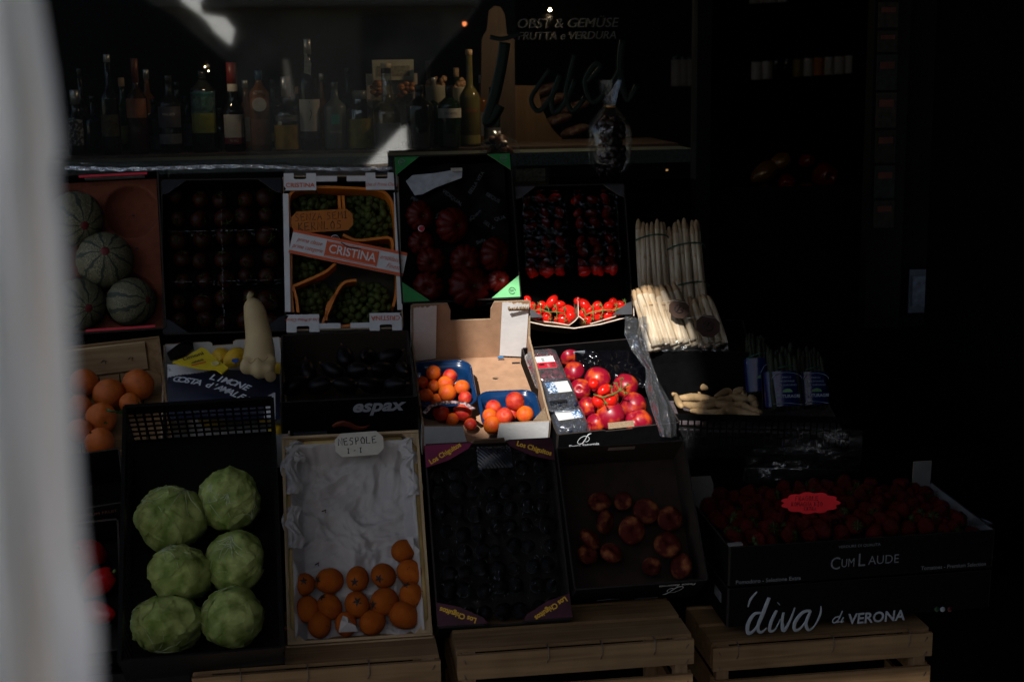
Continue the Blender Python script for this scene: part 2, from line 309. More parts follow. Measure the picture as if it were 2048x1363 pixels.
glass = clear('shop_glass', (.93, .95, .94), .16, .032)
g = B(); g.box(((-3+X1)/2, GY, 2.31), (X1+3, .008, 2.06)); g.obj('pane', glass, r_)
g = B(); g.box((X1+.01, GY, 2.1), (.04, .06, 3.6)); g.box((0, GY, 3.37), (6, .06, .06)); g.obj('frame', mat('frame_dark', (.003, .0035, .0035), .45, .2, spec=.08), r_)
g = B(); P = at(1135, 47, GY-.006); s_ = scale_at(P)
g.text('OBST & GEMÜSE', 25*s_*1.06, T(*P) @ MXZ, 0, .22, 1.06); P = at(1134, 72, GY-.006); g.text('FRUTTA e VERDURA', 22*s_, T(*P) @ MXZ, 0, .22, 1.0)
g.obj('lettering', mat('frost_ink', (.06, .062, .06), .5, .05), r_)
g = B()
def gp(x, y): return at(x, y, GY-.008)
for pts, r in (([(1010, 85), (1003, 130), (990, 190), (975, 240), (985, 236), (1000, 210)], .016), ([(1100, 140), (1078, 170), (1062, 200), (1078, 222), (1105, 190), (1120, 150), (1104, 195), (1108, 226), (1130, 205), (1150, 160)], .007),
               ([(1150, 110), (1140, 150), (1132, 190), (1145, 222), (1170, 195)], .007), ([(1175, 165), (1200, 135), (1190, 130), (1170, 165), (1185, 205), (1215, 180), (1245, 130)], .007), ([(1245, 80), (1240, 140), (1255, 200), (1275, 170)], .009), ([(1040, 68), (1005, 78), (980, 74)], .006)):
    g.tube(smooth([gp(*p) for p in pts]), r, 6, 0, None, flat=(1, .05))
g.obj('green_script', mat('green_vinyl', (.0015, .010, .005), .5, .1), r_)
# interior
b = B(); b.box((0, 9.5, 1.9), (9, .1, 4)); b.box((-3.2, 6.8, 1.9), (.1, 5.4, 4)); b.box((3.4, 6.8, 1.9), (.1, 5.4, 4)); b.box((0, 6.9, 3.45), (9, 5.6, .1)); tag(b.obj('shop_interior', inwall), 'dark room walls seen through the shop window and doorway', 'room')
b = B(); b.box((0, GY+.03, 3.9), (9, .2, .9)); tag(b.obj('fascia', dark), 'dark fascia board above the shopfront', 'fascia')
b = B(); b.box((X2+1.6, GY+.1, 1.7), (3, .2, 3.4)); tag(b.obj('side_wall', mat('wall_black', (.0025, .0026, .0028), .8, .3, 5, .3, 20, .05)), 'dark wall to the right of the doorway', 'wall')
# door leaf with a column of stickers
d = thing('shop_door', 'open dark door whose edge carries a column of faded stickers', 'door', I4)
xa = at(1742, 0, GY).x; xb = at(1806, 0, GY).x; b = B(); b.box(((xa+xb)/2, GY-.02, 1.7), (xb-xa+.01, .05, 3.4)); b.obj('door_leaf', mat('door_paint', (.004, .0044, .004), .6, .2, spec=.06), d)
for i, (y0, y1) in enumerate(((5, 55), (62, 104), (110, 180), (186, 255), (262, 325), (332, 395), (402, 455))):
    a = at(1758-i*1.5, y0, GY-.05); c = at(1796-i*1.5, y1, GY-.05); b = B(); b.box(((a.x+c.x)/2, GY-.048, (a.z+c.z)/2), (c.x-a.x, .003, a.z-c.z), 0)
    b.box(((a.x+c.x)/2, GY-.0505, (a.z*.7+c.z*.3)), ((c.x-a.x)*.7, .002, (a.z-c.z)*.2), 1); b.obj('sticker', [mat('sticker%d' % (i % 3), [(.026, .022, .018), (.018, .016, .013), (.02, .021, .02)][i % 3], .7, .3, 60, spec=.06), mat('sticker_ink', (.07, .02, .012), .5, .3)], d)
def notice(x0, y0, x1, y1, label, c, ins):
    a = at(x0, y0, GY-.03); e = at(x1, y1, GY-.03); t = thing('notice', label, 'notice', T((a.x+e.x)/2, GY-.02, (a.z+e.z)/2)); w_, h_ = e.x-a.x, a.z-e.z
    B().box((0, 0, 0), (w_, .004, h_)).obj('sheet', c, t); b = B(); b.box((0, -.004, 0), (w_*.72, .003, h_*.7)); b.obj('print', ins, t)
notice(1822, 540, 1857, 625, 'small white framed notice on the dark wall right of the door', mat('notice_white', (.05, .06, .07), .7, .2, spec=.06), mat('notice_ink', (.04, .05, .07), .5, .5, 60))
notice(1728, 570, 1775, 625, 'brown paper notice low on the wall by the door', mat('notice_brown', (.08, .05, .035), .7, .2), mat('notice_ink2', (.05, .03, .02), .6, .4, 60))
# stall rack under the crates
b = B()
for (y0, y1, z) in ((2.78, 3.08, .40), (3.14, 3.6, .60), (3.66, 3.86, .80)): b.box((.55, (y0+y1)/2, z/2), (2.9, y1-y0, z))
b = B()
for (y0, y1, z) in ((2.95, 3.15, .42), (3.22, 3.62, .66), (3.72, 3.84, .84)): b.box((.45, (y0+y1)/2, z/2), (2.7, y1-y0, z))
tag(b.obj('display_steps', dark), 'black stepped display stand hidden under the fruit crates', 'stand')
# street side: unseen canopy, gap cut to shape the sun patch, opposite house, parasols
def dep(py): return 3.62-(py-585)*(3.62-3.05)/(865-585)
GAP = [(912, 690), (948, 640), (968, 592), (1010, 562), (1120, 578), (1262, 585), (1312, 612), (1372, 672), (1392, 735), (1368, 830), (1330, 872), (1215, 890), (1110, 876), (1030, 860), (950, 838), (896, 812), (866, 780), (872, 738)]
CZ = 3.2; gp_ = []
for x, y in GAP:
    p = at(x, y, dep(y)); k = (CZ-p.z)/SUN_TO.z; q = p+SUN_TO*k; gp_.append((q.x, q.y))
gx = [p[0] for p in gp_]; iL = gx.index(min(gx)); iR = gx.index(max(gx)); n_ = len(gp_)
topc = [gp_[(iL+k) % n_] for k in range((iR-iL) % n_+1)]; botc = [gp_[(iR+k) % n_] for k in range((iL-iR) % n_+1)]
if sum(p[1] for p in topc)/len(topc) < sum(p[1] for p in botc)/len(botc): topc, botc = botc[::-1], topc[::-1]
AX0, AX1, AY0, AY1 = -1.79, 7.5, -.60, 4.1
cloth = mat('unseen_canopy_cloth', (.12, .12, .115), .9, .1, 5)
ym = topc[0][1]; ym2 = topc[-1][1]
b = B(); b.prism([(AX0, AY1), (AX0, ym)]+topc+[(AX1, ym2), (AX1, AY1)], CZ, CZ+.012); tag(b.obj('sun_block_awning', cloth), 'unseen grey awning above the stall, its edge cut to shape the sun patch', 'sun_block_awning')
b = B(); b.prism([(AX0, ym), (AX0, AY0), (AX1, AY0), (AX1, ym2)]+botc[:] if botc[0][0] > botc[-1][0] else [(AX0, ym), (AX0, AY0), (AX1, AY0), (AX1, ym2)]+botc[::-1], CZ+.02, CZ+.032); tag(b.obj('sun_block_awning', cloth), 'unseen grey canopy beside the awning overhead, cut and sized to shade the stall', 'sun_block_awning')
hw = mat('opposite_render', (.18, .14, .09), .85, .1, 3, .2, 20); b = B(); b.box((0, -9, 2.5), (30, .4, 5))
b.obj('facade', hw, thing('house', 'pale plastered house across the street reflected in the window', 'house', I4))
hh = [o for o in C.objects if o.name == 'house'][0]
for i in range(5):
    for j in range(1): B().box((-6+3*i, -8.79, 3.9), (1.0, .03, 1.3)).obj('window_opening', dark, hh)
def refl(px, py, D):          # where the mirror image of the street stands, D metres before the glass
    d = ray(px, py); g_ = CAM+d*((GY-CAM.y)/d.y); d = Vector((d.x, -d.y, d.z)); return g_+d*(D/-d.y)
def cutout(name, label, cat, pts, D, m, th=.02):
    P = [refl(x, y, D) for x, y in pts]; b = B(); b.prism([(p.x, p.z) for p in P], 0, th, 0, 0, 0, T(0, GY-D, 0) @ MXZ) if th else b.add([(p.x, GY-D, p.z) for p in P], [tuple(range(len(P)))]); return tag(b.obj(name, m), label, cat)
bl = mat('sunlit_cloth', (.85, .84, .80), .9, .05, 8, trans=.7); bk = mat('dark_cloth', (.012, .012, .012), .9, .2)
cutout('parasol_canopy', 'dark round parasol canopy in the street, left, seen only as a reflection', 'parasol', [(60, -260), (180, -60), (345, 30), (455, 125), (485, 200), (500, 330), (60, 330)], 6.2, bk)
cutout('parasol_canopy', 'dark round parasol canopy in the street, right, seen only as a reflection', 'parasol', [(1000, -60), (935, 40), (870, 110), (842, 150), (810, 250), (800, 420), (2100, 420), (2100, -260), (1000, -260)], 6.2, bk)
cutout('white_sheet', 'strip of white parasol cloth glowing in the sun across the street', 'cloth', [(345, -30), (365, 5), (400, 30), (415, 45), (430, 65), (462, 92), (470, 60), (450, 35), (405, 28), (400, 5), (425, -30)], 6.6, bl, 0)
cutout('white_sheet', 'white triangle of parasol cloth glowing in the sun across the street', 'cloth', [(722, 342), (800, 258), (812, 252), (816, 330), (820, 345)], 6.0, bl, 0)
cp = Vector((-.17, .40, 1.48))+SUN_TO*4.2
t = thing('sun_block_parasol', 'added round parasol blocking the sun from the furled one, out of frame', 'parasol', T(cp.x, cp.y, 0)); B().lathe([(0, cp.z+.30), (.4, cp.z+.12), (.62, cp.z-.0), (.62, cp.z-.03), (.4, cp.z+.09), (0, cp.z+.26)], 8).obj('canopy', cloth, t); B().tube([(0, 0, 0), (0, 0, cp.z+.35)], .03, 8).obj('pole', dark, t)  # unseen parasol added to keep direct sun off the foreground cloth
b = B(); b.prism([(.98, 1.05), (1.66, 2.55), (1.68, 3.7), (1.72, 3.7), (1.70, 2.53), (1.02, 1.03)][::-1], 0, 3.15); tag(b.obj('light_block_curtain', dark), 'added dark curtain blocking light from the right of the stall, out of frame', 'curtain')  # unseen curtain added to darken the right side of the stall
for i, (x_, w__) in enumerate(((-4.6, 1.5), (-2.4, 1.0), (-.9, 1.3), (1.1, .9), (2.6, 1.6))): B().box((x_, -8.79, 1.1), (w__, .03, 2.2)).obj('shop_opening', mat('shaded_door', (.13, .10, .065), .7, .4, 3), hh)
B().box((0, -8.7, 2.32), (9, .3, .1)).obj('ledge', hw, hh)
# blurred foreground cloth
def fcloth(u, v):
    py = -120+1600*v; e = [(-120, 70), (0, 88), (150, 112), (300, 130), (345, 118), (480, 138), (700, 152), (900, 160), (1100, 172), (1240, 200), (1480, 206)]
    for (a, xa_), (c, xc) in zip(e, e[1:]):
        if a <= py <= c: x = xa_+(xc-xa_)*(py-a)/(c-a); break
    Y = .46-.13*v+.008*sin(u*9+v*3)+.004*sin(u*21-v*5)+.006*(u**8)+.004*noise.noise((u*2, v*6, 1)); return at(-110+(x-8+110)*u, py, Y)
b = B(); b.surf(fcloth, 50, 60); tag(b.obj('furled_parasol', mat('foreground_cloth', (.97, .94, .88), .9, .06, 2.6, trans=.04, thr=(.35, .65), col2=(.90, .82, .70))), 'out of focus white cloth of a furled parasol at the left edge', 'parasol')

# ------------------------------------------------------------ fruit kinds (unit radius meshes, scaled on placing)
def dimple(a, k=.18, wdt=.35, bot=.06):
    def f(p):
        r = sqrt(p.x*p.x+p.y*p.y); s = 1-k*exp(-(r/wdt)**2)*(1 if p.z > 0 else 0)-bot*exp(-(r/.4)**2)*(1 if p.z < 0 else 0); q = Vector((p.x, p.y, p.z*s*a)); q *= 1+.035*noise.noise(p*1.3); return q
    return f
def calyx(b, r, z, m, n=5, w=.09, up_=.05):
    for i in range(n):
        a = 2*pi*i/n+.2; c, s = cos(a), sin(a); pts = [(0, 0, z), (r*.5*c-w*s, r*.5*s+w*c, z+up_), (r*c, r*s, z-.02), (r*.5*c+w*s, r*.5*s-w*c, z+up_)]
        b.add(pts, [(0, 3, 2, 1), (0, 1, 2, 3)], m, False)
    b.tube([(0, 0, z-.02), (.05, 0, z+.16)], .045, 6, m)
PROTO = {}
def proto(name, parts, M=None):
    """parts: list of (part name, builder, mats); first one alone makes the thing a single mesh"""
    PROTO[name] = [(n, b, m) for n, b, m in parts]
USED = {}
MESH = {}
def spawn(kind, name, label, cat, M, group=None):
    parts = PROTO[kind]
    if kind not in MESH:
        MESH[kind] = []
        for n, b, m in parts:
            o = b.obj(n, m); MESH[kind].append(o.data); bpy.data.objects.remove(o)
    M = M @ S(random.uniform(.94, 1.05), random.uniform(.94, 1.05), random.uniform(.95, 1.06))
    if len(parts) == 1:
        o = bpy.data.objects.new(name, MESH[kind][0]); C.objects.link(o); o.matrix_world = M; return tag(o, label, cat, group)
    t = thing(name, label, cat, M, group)
    for (n, b, m), me in zip(parts, MESH[kind]):
        o = bpy.data.objects.new(n, me); C.objects.link(o); o.parent = t
    return t
skin = dict(orange=mat('orange_peel', (.46, .095, .006), .45, .14, 4, .5, 26, .4), apricot=mat('apricot_skin', (.62, .115, .006), .55, .2, 1.3, .1, 300, .3, col2=(.55, .03, .010), thr=(.42, .78)),
 apricot_red=mat('apricot_blush', (.58, .07, .012), .5, .2, 1.2, .1, 300, .3, col2=(.36, .006, .014), thr=(.30, .68)), loquat=mat('loquat_skin', (.30, .062, .006), .75, .3, 2.0, .3, 30, .1, col2=(.34, .085, .008)),
 nect=mat('nectarine_skin', (.25, .003, .018), .36, .15, 1.1, .05, 200, .4, coat=.1, col2=(.55, .07, .008), thr=(.50, .68)), peach=mat('peach_skin', (.06, .009, .006), .75, .3, 1.2, .1, 300, .08, col2=(.26, .085, .03), thr=(.50, .74)),
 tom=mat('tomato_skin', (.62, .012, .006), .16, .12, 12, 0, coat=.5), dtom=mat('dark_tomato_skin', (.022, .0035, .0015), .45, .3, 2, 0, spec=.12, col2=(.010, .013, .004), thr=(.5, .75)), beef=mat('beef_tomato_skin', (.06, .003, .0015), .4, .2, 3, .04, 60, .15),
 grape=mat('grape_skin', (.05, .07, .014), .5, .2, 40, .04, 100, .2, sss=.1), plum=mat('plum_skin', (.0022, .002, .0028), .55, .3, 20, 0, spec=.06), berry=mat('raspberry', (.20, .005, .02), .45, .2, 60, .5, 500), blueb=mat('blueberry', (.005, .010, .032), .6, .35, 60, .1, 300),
 straw=mat('strawberry', (.06, .0025, .0025), .4, .35, 3, .6, 420, .12), lett=mat('lettuce_leaf', (.10, .145, .022), .6, .2, 1.0, .45, 50, .15, col2=(.32, .36, .11), thr=(.33, .66), stretch=(34, 34, 5)), squash=mat('squash_skin', (.43, .32, .16), .55, .14, 12, .2, 50, .3),
 spear=mat('white_asparagus', (.30, .21, .12), .5, .12, 1, .15, 60, .25, stretch=(90, 90, 12), col2=(.55, .46, .33), thr=(.35, .6)), spear2=mat('asparagus_tips', (.33, .22, .12), .55, .25, 30, .2, 80, .3), gspear=mat('green_asparagus', (.008, .012, .004), .7, .4, 30), lemon=mat('lemon_peel', (.60, .36, .02), .4, .12, 20, .25, 150), pepper=mat('red_pepper', (.30, .006, .006), .18, .2, 5, .02, 10, coat=.4), root=mat('root_skin', (.33, .22, .11), .7, .2, 30, .3, 80, .2), pith=mat('apricot_flesh', (.75, .36, .06), .5, .1))
b = B().ball(1, 28, 18, fn=dimple(.94)); c_ = B(); calyx(c_, .12, .80, 0, 5, .05, .02); proto('orange', [('fruit', b, skin['orange']), ('stem', c_, K['leafm'])])
def apri(p):
    q = dimple(1.0, .16, .22)(p); q.x *= .96; g = exp(-(q.y/.10)**2)*(1 if q.x > 0 else 0); return q*(1-.045*g)
proto('apricot', [('apricot', B().ball(1, 28, 18, fn=apri), skin['apricot'])]); proto('apricot_red', [('apricot', B().ball(1, 28, 18, fn=apri), skin['apricot_red'])])
def necf(p):
    q = dimple(1.0, .2, .25)(p); g = exp(-(q.y/.13)**2)*(1 if q.x > 0 else 0); return q*(1-.08*g+.04*noise.noise(p*1.1))
b = B().ball(1, 36, 24, fn=necf); proto('nectarine', [('nectarine', b, skin['nect'])])
def loq(p): q = Vector((p.x*.98, p.y*.94, p.z*1.17)); q *= 1-.10*max(0, -p.z)*abs(p.z)+.03*noise.noise(p*2); return q
b = B().ball(1, 24, 16, fn=loq); c_ = B(); 
for i in range(5):
    a = 2*pi*i/5; c_.add([(0, 0, 1.13), (.16*cos(a-.5), .16*sin(a-.5), 1.125), (.34*cos(a), .34*sin(a), 1.075), (.16*cos(a+.5), .16*sin(a+.5), 1.125)], [(0, 1, 2, 3)], 0)
c_.ball(.13, 8, 5, 0, T(0, 0, 1.12) @ S(1, 1, .3)); c_.v = [(x*1.15, y*1.15, z+.05) for x, y, z in c_.v]
d_ = B()
for i in range(14):
    v = Vector((random.gauss(0, 1), random.gauss(0, 1), random.gauss(0, .6))).normalized()*1.0; d_.ball(random.uniform(.02, .05), 6, 4, 0, T(*v))
proto('loquat', [('fruit', b, skin['loquat']), ('blossom_end', c_, K['ink']), ('speck', d_, K['brown'])])
def flatp(p): r = sqrt(p.x*p.x+p.y*p.y); return Vector((p.x, p.y, p.z*.58*(1-.55*exp(-(r/.3)**2))+0))*(1+.04*noise.noise(p*1.5))
b = B().ball(1, 28, 18, fn=flatp); proto('peach', [('fruit', b, skin['peach']), ('stem_pit', B().ball(.16, 10, 6, 0, T(0, 0, .22) @ S(1, 1, .4)), K['ink'])])
c_ = B(); calyx(c_, .55, .86, 0, 5, .05, .05); proto('tomato', [('fruit', B().ball(1, 22, 14, fn=dimple(.95, .14, .3)), skin['tom']), ('calyx', c_, K['stalk'])])
def plumt(p): return Vector((p.x*.8, p.y*.8, p.z*1.25))*(1+.02*noise.noise(p*2))
c_ = B(); calyx(c_, .4, 1.2, 0, 5, .05, .04); proto('plum_tomato', [('fruit', B().ball(1, 18, 12, fn=plumt), skin['tom']), ('calyx', c_, K['stalk'])])
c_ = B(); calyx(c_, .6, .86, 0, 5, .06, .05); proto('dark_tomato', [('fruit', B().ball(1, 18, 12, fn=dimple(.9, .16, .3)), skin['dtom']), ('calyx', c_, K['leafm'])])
def beef(p):
    a = atan2(p.y, p.x); r = sqrt(p.x*p.x+p.y*p.y); rib = abs(sin(a*5.5+.5*sin(a*2))); s = 1-.14*(1-rib)**2*(r**.5)+.05*noise.noise(p*1.5); return Vector((p.x*s, p.y*s, p.z*.72*(1-.38*exp(-(r/.28)**2))))
c_ = B(); calyx(c_, .34, .44, 0, 6, .05, .04); proto('beef_tomato', [('fruit', B().ball(1, 66, 24, fn=beef), skin['beef']), ('calyx', c_, K['leafm'])])
b = B()
def strw(p): z = p.z; s = (1-.42*max(0, -z)**1.1) if z < 0 else 1-.1*z*z; return Vector((p.x*s, p.y*s, z*1.15 if z < 0 else z*.75))
b.ball(1, 18, 14, fn=strw); c_ = B(); calyx(c_, .75, .72, 0, 8, .12, .1); proto('strawberry', [('fruit', b, skin['straw']), ('calyx', c_, K['leafm'])])
proto('plum', [('plum', B().ball(1, 18, 12, fn=lambda p: Vector((p.x*.9, p.y*.9, p.z*1.1))), skin['plum'])])
def lem(p): return Vector((p.x*.8, p.y*.8, p.z*(1.05+.18*exp(-((p.x**2+p.y**2)/.03)))))
proto('lemon', [('lemon', B().ball(1, 20, 16, fn=lem), skin['lemon'])])
def pep(p):
    a = atan2(p.y, p.x); s = (1-.10*abs(sin(a*2))**.5*1)*(1-.25*max(0, -p.z)); return Vector((p.x*s*.85, p.y*s*.85, p.z*1.25*(1-.3*exp(-((p.x**2+p.y**2)/.08))*(p.z > 0))))
c_ = B(); c_.tube([(0, 0, .85), (.05, 0, 1.1), (.2, 0, 1.3)], [.12, .08, .1], 8, 0); proto('pepper', [('fruit', B().ball(1, 30, 18, fn=pep), skin['pepper']), ('stem', c_, K['stalk'])])
def rel(i, n, words): return words[min(len(words)-1, int(i*len(words)/n))]
# ============================================================ TOP ROW
TY, TT = 3.62, 70
# melons
fm = Frame((85, 352), (318, 345), (325, 655), (108, 668), TY, TT, .10)
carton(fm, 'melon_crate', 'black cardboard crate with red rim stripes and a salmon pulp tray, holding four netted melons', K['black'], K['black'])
t = bpy.data.objects['melon_crate']
for y in (.004, fm.l-.004): B().box((.03, y, fm.h+.002), (.17, .006, .003)).obj('red_stripe', K['red_ink'], t)
B().box((.03, fm.l-.003, fm.h-.03), (.15, .003, .018)).obj('grey_label', K['inkg'], t)
MEL = [(152, 437, 53), (210, 520, 55), (160, 608, 50), (262, 603, 47)]
hol = [fm.px(x, y, .03) for x, y, _ in MEL]+[fm.px(265, 428, .03), fm.px(110, 520, .03)]
def pulp(u, v):
    x = (u-.5)*(fm.w-.012); y = .006+v*(fm.l-.012); z = .055
    for h in hol:
        q = ((x-h.x)**2+(y-h.y)**2)/.068**2
        if q < 1: z = min(z, .055-.043*sqrt(1-q))
    return (x, y, z)
mt = thing('pulp_tray', 'salmon pink moulded tray with an empty round hollow between the melons', 'tray', fm.M); B().surf(pulp, 70, 90).obj('tray', K['salmon'], mt)
for h in (hol[4], fm.px(275, 498, .05), fm.px(140, 500, .05), fm.px(140, 545, .05)): B().box((h.x, h.y, .013 if h is hol[4] else .056), (.007, .004, .002)).obj('drain_hole', K['ink'], mt)
mm_ = melon_mat()
def ribm(p): a = atan2(p.y, p.x); r = sqrt(p.x*p.x+p.y*p.y); return p*(1-.03*(max(0, cos(a*9))**8)*r)
ML = ['netted melon upper left in the salmon tray, half hidden by the white cloth', 'netted melon in the middle of the tray, stripes radiating from a red sticker', 'netted melon lower left in the salmon tray by the white cloth', 'netted melon lower right in the salmon tray with its sticker turned right']
for i, (x, y, r) in enumerate(MEL):
    p = fm.at(x, y, .085); rr = r*scale_at(p); t = thing('melon', ML[i], 'melon', T(*p) @ fm.M.to_3x3().to_4x4() @ R([.5, .15, .5, .9][i], 'Y') @ R([.5, -.1, .35, .1][i], 'X') @ R(i*1.3, 'Z') @ S(rr*1.03), 'netted melons in the salmon tray')
    B().ball(1, 54, 28, fn=ribm).obj('rind', mm_, t); B().ball(.17, 14, 6, 0, T(0, 0, .97) @ S(1, 1, .3)).obj('sticker', mat('melon_sticker', (.09, .010, .012), .5, .3, 60), t)
# dark tomatoes crate
fd = Frame((327, 362), (560, 358), (573, 658), (326, 668), TY, TT, .10)
carton(fd, 'dark_tomato_crate', 'black crate of dim dark tomatoes between the melons and the grape box', K['black'], K['black'], flap=.06, flapmat=mat('blue_black_card', (.010, .012, .017), .5, .2, spec=.15))
TG = 'dark tomatoes in the black crate beside the melons'
k = 0
for j in range(7):
    for i in range(5):
        x = -fd.w/2+.036+i*(fd.w-.072)/4+random.uniform(-.009, .009); y = .036+j*(fd.l-.072)/6+random.uniform(-.009, .009)
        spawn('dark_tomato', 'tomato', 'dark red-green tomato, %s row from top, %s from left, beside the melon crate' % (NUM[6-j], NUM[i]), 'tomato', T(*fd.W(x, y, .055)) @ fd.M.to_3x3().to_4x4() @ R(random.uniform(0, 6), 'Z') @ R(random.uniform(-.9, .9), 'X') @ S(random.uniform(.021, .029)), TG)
b = B()
for x in (-.004,): b.box((x, fd.l/2, .07), (.0015, fd.l-.02, .05))
for y in (fd.l/3, fd.l*2/3): b.box((0, y, .07), (fd.w-.02, .0015, .05))
tag(b.obj('punnet_divider', clear('thin_clear', (.9, .9, .9), .03, .1, .6, 40), None, fd.M), 'clear plastic punnet walls dividing the dark tomatoes', 'punnet')
# grapes
fg = Frame((567, 357), (795, 350), (803, 652), (574, 660), TY, TT, .11)
gl = K['white']; gin = mat('grape_box_inner_shade', (.05, .045, .035), .8, .3, 30)  # inside of the white card painted dark for the shade between grapes
carton(fg, 'grape_crate', 'white cardboard crate of green grapes with orange lettering and an orange liner', gl, gin, edge=K['edge'])
t = bpy.data.objects['grape_crate']; w_, l_, h_ = fg.w, fg.l, fg.h
def tab(cx, cy, s, words, flip, cut):
    W_, H_ = .083, .046; b = B(); P = [(-W_/2, 0), (W_/2, 0), (W_/2, H_)]+[(.016, H_), (.016, H_-.014), (.012, H_-.016), (-.012, H_-.016), (-.016, H_-.014), (-.016, H_)]+[(-W_/2, H_), (-W_/2, .012), (-W_/2+.006, .003)]
    M = T(cx, cy, h_+.001)@(R(pi, 'Z') if flip else I4) @ S(s, 1, 1); 
    if s < 0: P = P
    b.prism(P if s > 0 else P, 0, .004, 0, 0, 1, M); o = b.obj('corner_tab', [gl, K['edge']], t)
    b = B(); M2 = T(cx, cy, h_+.0062)@(R(pi, 'Z') if flip else I4)
    if words == 'CRISTINA': b.text(words, .0165, M2 @ T(0, .013, 0), 0, 0, 1.05, .0002)
    else: b.text(words, .0125, M2 @ T(0, .014, 0), 0, .35, .85)
    b.obj('printed_name', K['orange_ink'], t)
tab(-w_/2+.0415, l_-.037, 1, 'CRISTINA', False, 1); tab(w_/2-.0415, l_-.037, -1, 'Uva di Prima Classe', False, 1)
tab(w_/2-.0415, .037, 1, 'CRISTINA', True, 0); tab(-w_/2+.0415, .037, -1, 'Uva di Prima Classe', True, 0)
b = B(); b.box((-w_/2+.004, l_/2, h_+.002), (.014, l_-.09, .004)); b.box((w_/2-.004, l_/2, h_+.002), (.013, l_-.09, .004)); b.box((-.045, l_-.006, h_+.002), (.07, .014, .004)); b.box((.05, l_-.006, h_+.002), (.07, .014, .004)); b.box((-.045, .006, h_+.002), (.07, .014, .004)); b.box((.05, .006, h_+.002), (.07, .014, .004)); b.obj('rim', gl, t)
lin = thing('grape_liner', 'orange wavy plastic liner dividing the grapes', 'liner', fg.M)
def band(pts, z0=.035, z1=.104, th=.0035, sub=5):
    q = [fg.px(x, y, z1) for x, y in pts]; P = []
    for i in range(len(q)-1):
        p0, p1, p2, p3 = q[max(i-1, 0)], q[i], q[i+1], q[min(i+2, len(q)-1)]
        for k in range(sub):
            s = k/sub; P.append(.5*((2*p1)+(p2-p0)*s+(2*p0-5*p1+4*p2-p3)*s*s+(3*p1-p0-3*p2+p3)*s**3))
    P.append(q[-1]); L = []; Rr = []
    for i, p in enumerate(P):
        d = (P[min(i+1, len(P)-1)]-P[max(i-1, 0)]).normalized(); n = Vector((-d.y, d.x, 0))*th; L.append((p.x+n.x, p.y+n.y)); Rr.append((p.x-n.x, p.y-n.y))
    B().prism((L+Rr[::-1])[::-1] if True else 0, z0, z1).obj('divider', K['opunnet'], lin)
for pts in ([(678, 391), (680, 420)], [(686, 391), (688, 420)], [(686, 469), (713, 480), (752, 477), (777, 475), (785, 487), (782, 529)], [(586, 572), (615, 560), (651, 543), (671, 526)], [(586, 572), (593, 599), (596, 624)],
            [(713, 560), (688, 565), (671, 588), (657, 621), (646, 646), (660, 653), (707, 650), (741, 648)], [(582, 454), (577, 404), (587, 382), (624, 374), (707, 376), (757, 381), (777, 392), (787, 418), (792, 473), (794, 571), (786, 613)], [(582, 480), (582, 571), (586, 624)], [(671, 588), (655, 612), (652, 640)]): band(pts)
def bunch(cx, cy, rx, ry, n, label):
    t = thing('grape_bunch', label, 'grapes', fg.M, 'bunches of green grapes in the orange liner'); b = B(); st_ = B(); c0 = fg.px(cx, cy, .04); pts = []
    for _ in range(n*40):
        if len(pts) >= n: break
        a = random.uniform(0, 6.28); r = sqrt(random.random()); z = .03+.035*(1-r*r)*random.uniform(.5, 1); p = fg.px(cx+rx*r*cos(a), cy+ry*r*sin(a), z)
        if all((p-q).length > .0165 for q in pts): pts.append(p)
    for p in pts: b.ball(random.uniform(.0105, .0125), 12, 8, 0, T(*p) @ rrot() @ S(.92, .92, 1.14))
    st_.tube([c0, c0+Vector((.01, .02, .035)), c0+Vector((.004, .03, .05))], .0016, 6)
    b.obj('berries', skin['grape'], t); st_.obj('stem', K['brown'], t)
bunch(628, 410, 42, 24, 44, 'bunch of green grapes behind the orange price sign'); bunch(738, 432, 48, 46, 90, 'large bunch of green grapes in the top right cell of the orange liner'); bunch(750, 508, 34, 24, 34, 'bunch of green grapes above the right end of the paper band')
bunch(615, 532, 32, 26, 34, 'bunch of green grapes below the left end of the paper band'); bunch(625, 597, 36, 34, 46, 'bunch of green grapes in the bottom left cell of the orange liner'); bunch(720, 605, 62, 42, 96, 'large bunch of green grapes in the bottom right cell of the orange liner')
# paper band
q = [fg.px(*p, h_+.012) for p in ((578, 457), (793, 546), (793, 592), (577, 505))]
bd = thing('paper_band', 'white and orange printed paper band lying diagonally over the grapes', 'band', fg.M)
ax = (q[1]-q[0]).normalized(); up2 = Vector((-ax.y, ax.x, 0)); LB = (q[1]-q[0]).length; HB = abs((q[3]-q[0]).dot(up2)); MB_ = Matrix(((ax.x, up2.x, 0, q[3].x), (ax.y, up2.y, 0, q[3].y), (0, 0, 1, q[3].z), (0, 0, 0, 1))); shx = (q[0]-q[3]).dot(ax)/HB
MB_ = MB_ @ Matrix(((1, shx, 0, 0), (0, 1, 0, 0), (0, 0, 1, 0), (0, 0, 0, 1)))
B().box((LB/2, HB/2, -.002), (LB, HB, .004)).obj('paper', K['white'], bd, MB_)
b = B(); b.box((LB/2, HB-.0035, .0008), (LB, .007, .0008)); b.box((LB/2, .0035, .0008), (LB, .007, .0008)); b.box((LB*.53, HB/2, .0008), (LB*.46, HB*.66, .0008)); b.obj('orange_print', K['orange_ink'], bd, MB_)
b = B(); b.text('CRISTINA', .030, T(LB*.535, HB*.5, .0016), 0, 0, .95, .0005); b.box((LB*.53, HB*.80, .0014), (LB*.44, .001, .0005)); b.box((LB*.53, HB*.20, .0014), (LB*.44, .001, .0005)); b.obj('white_name', K['white'], bd, MB_)
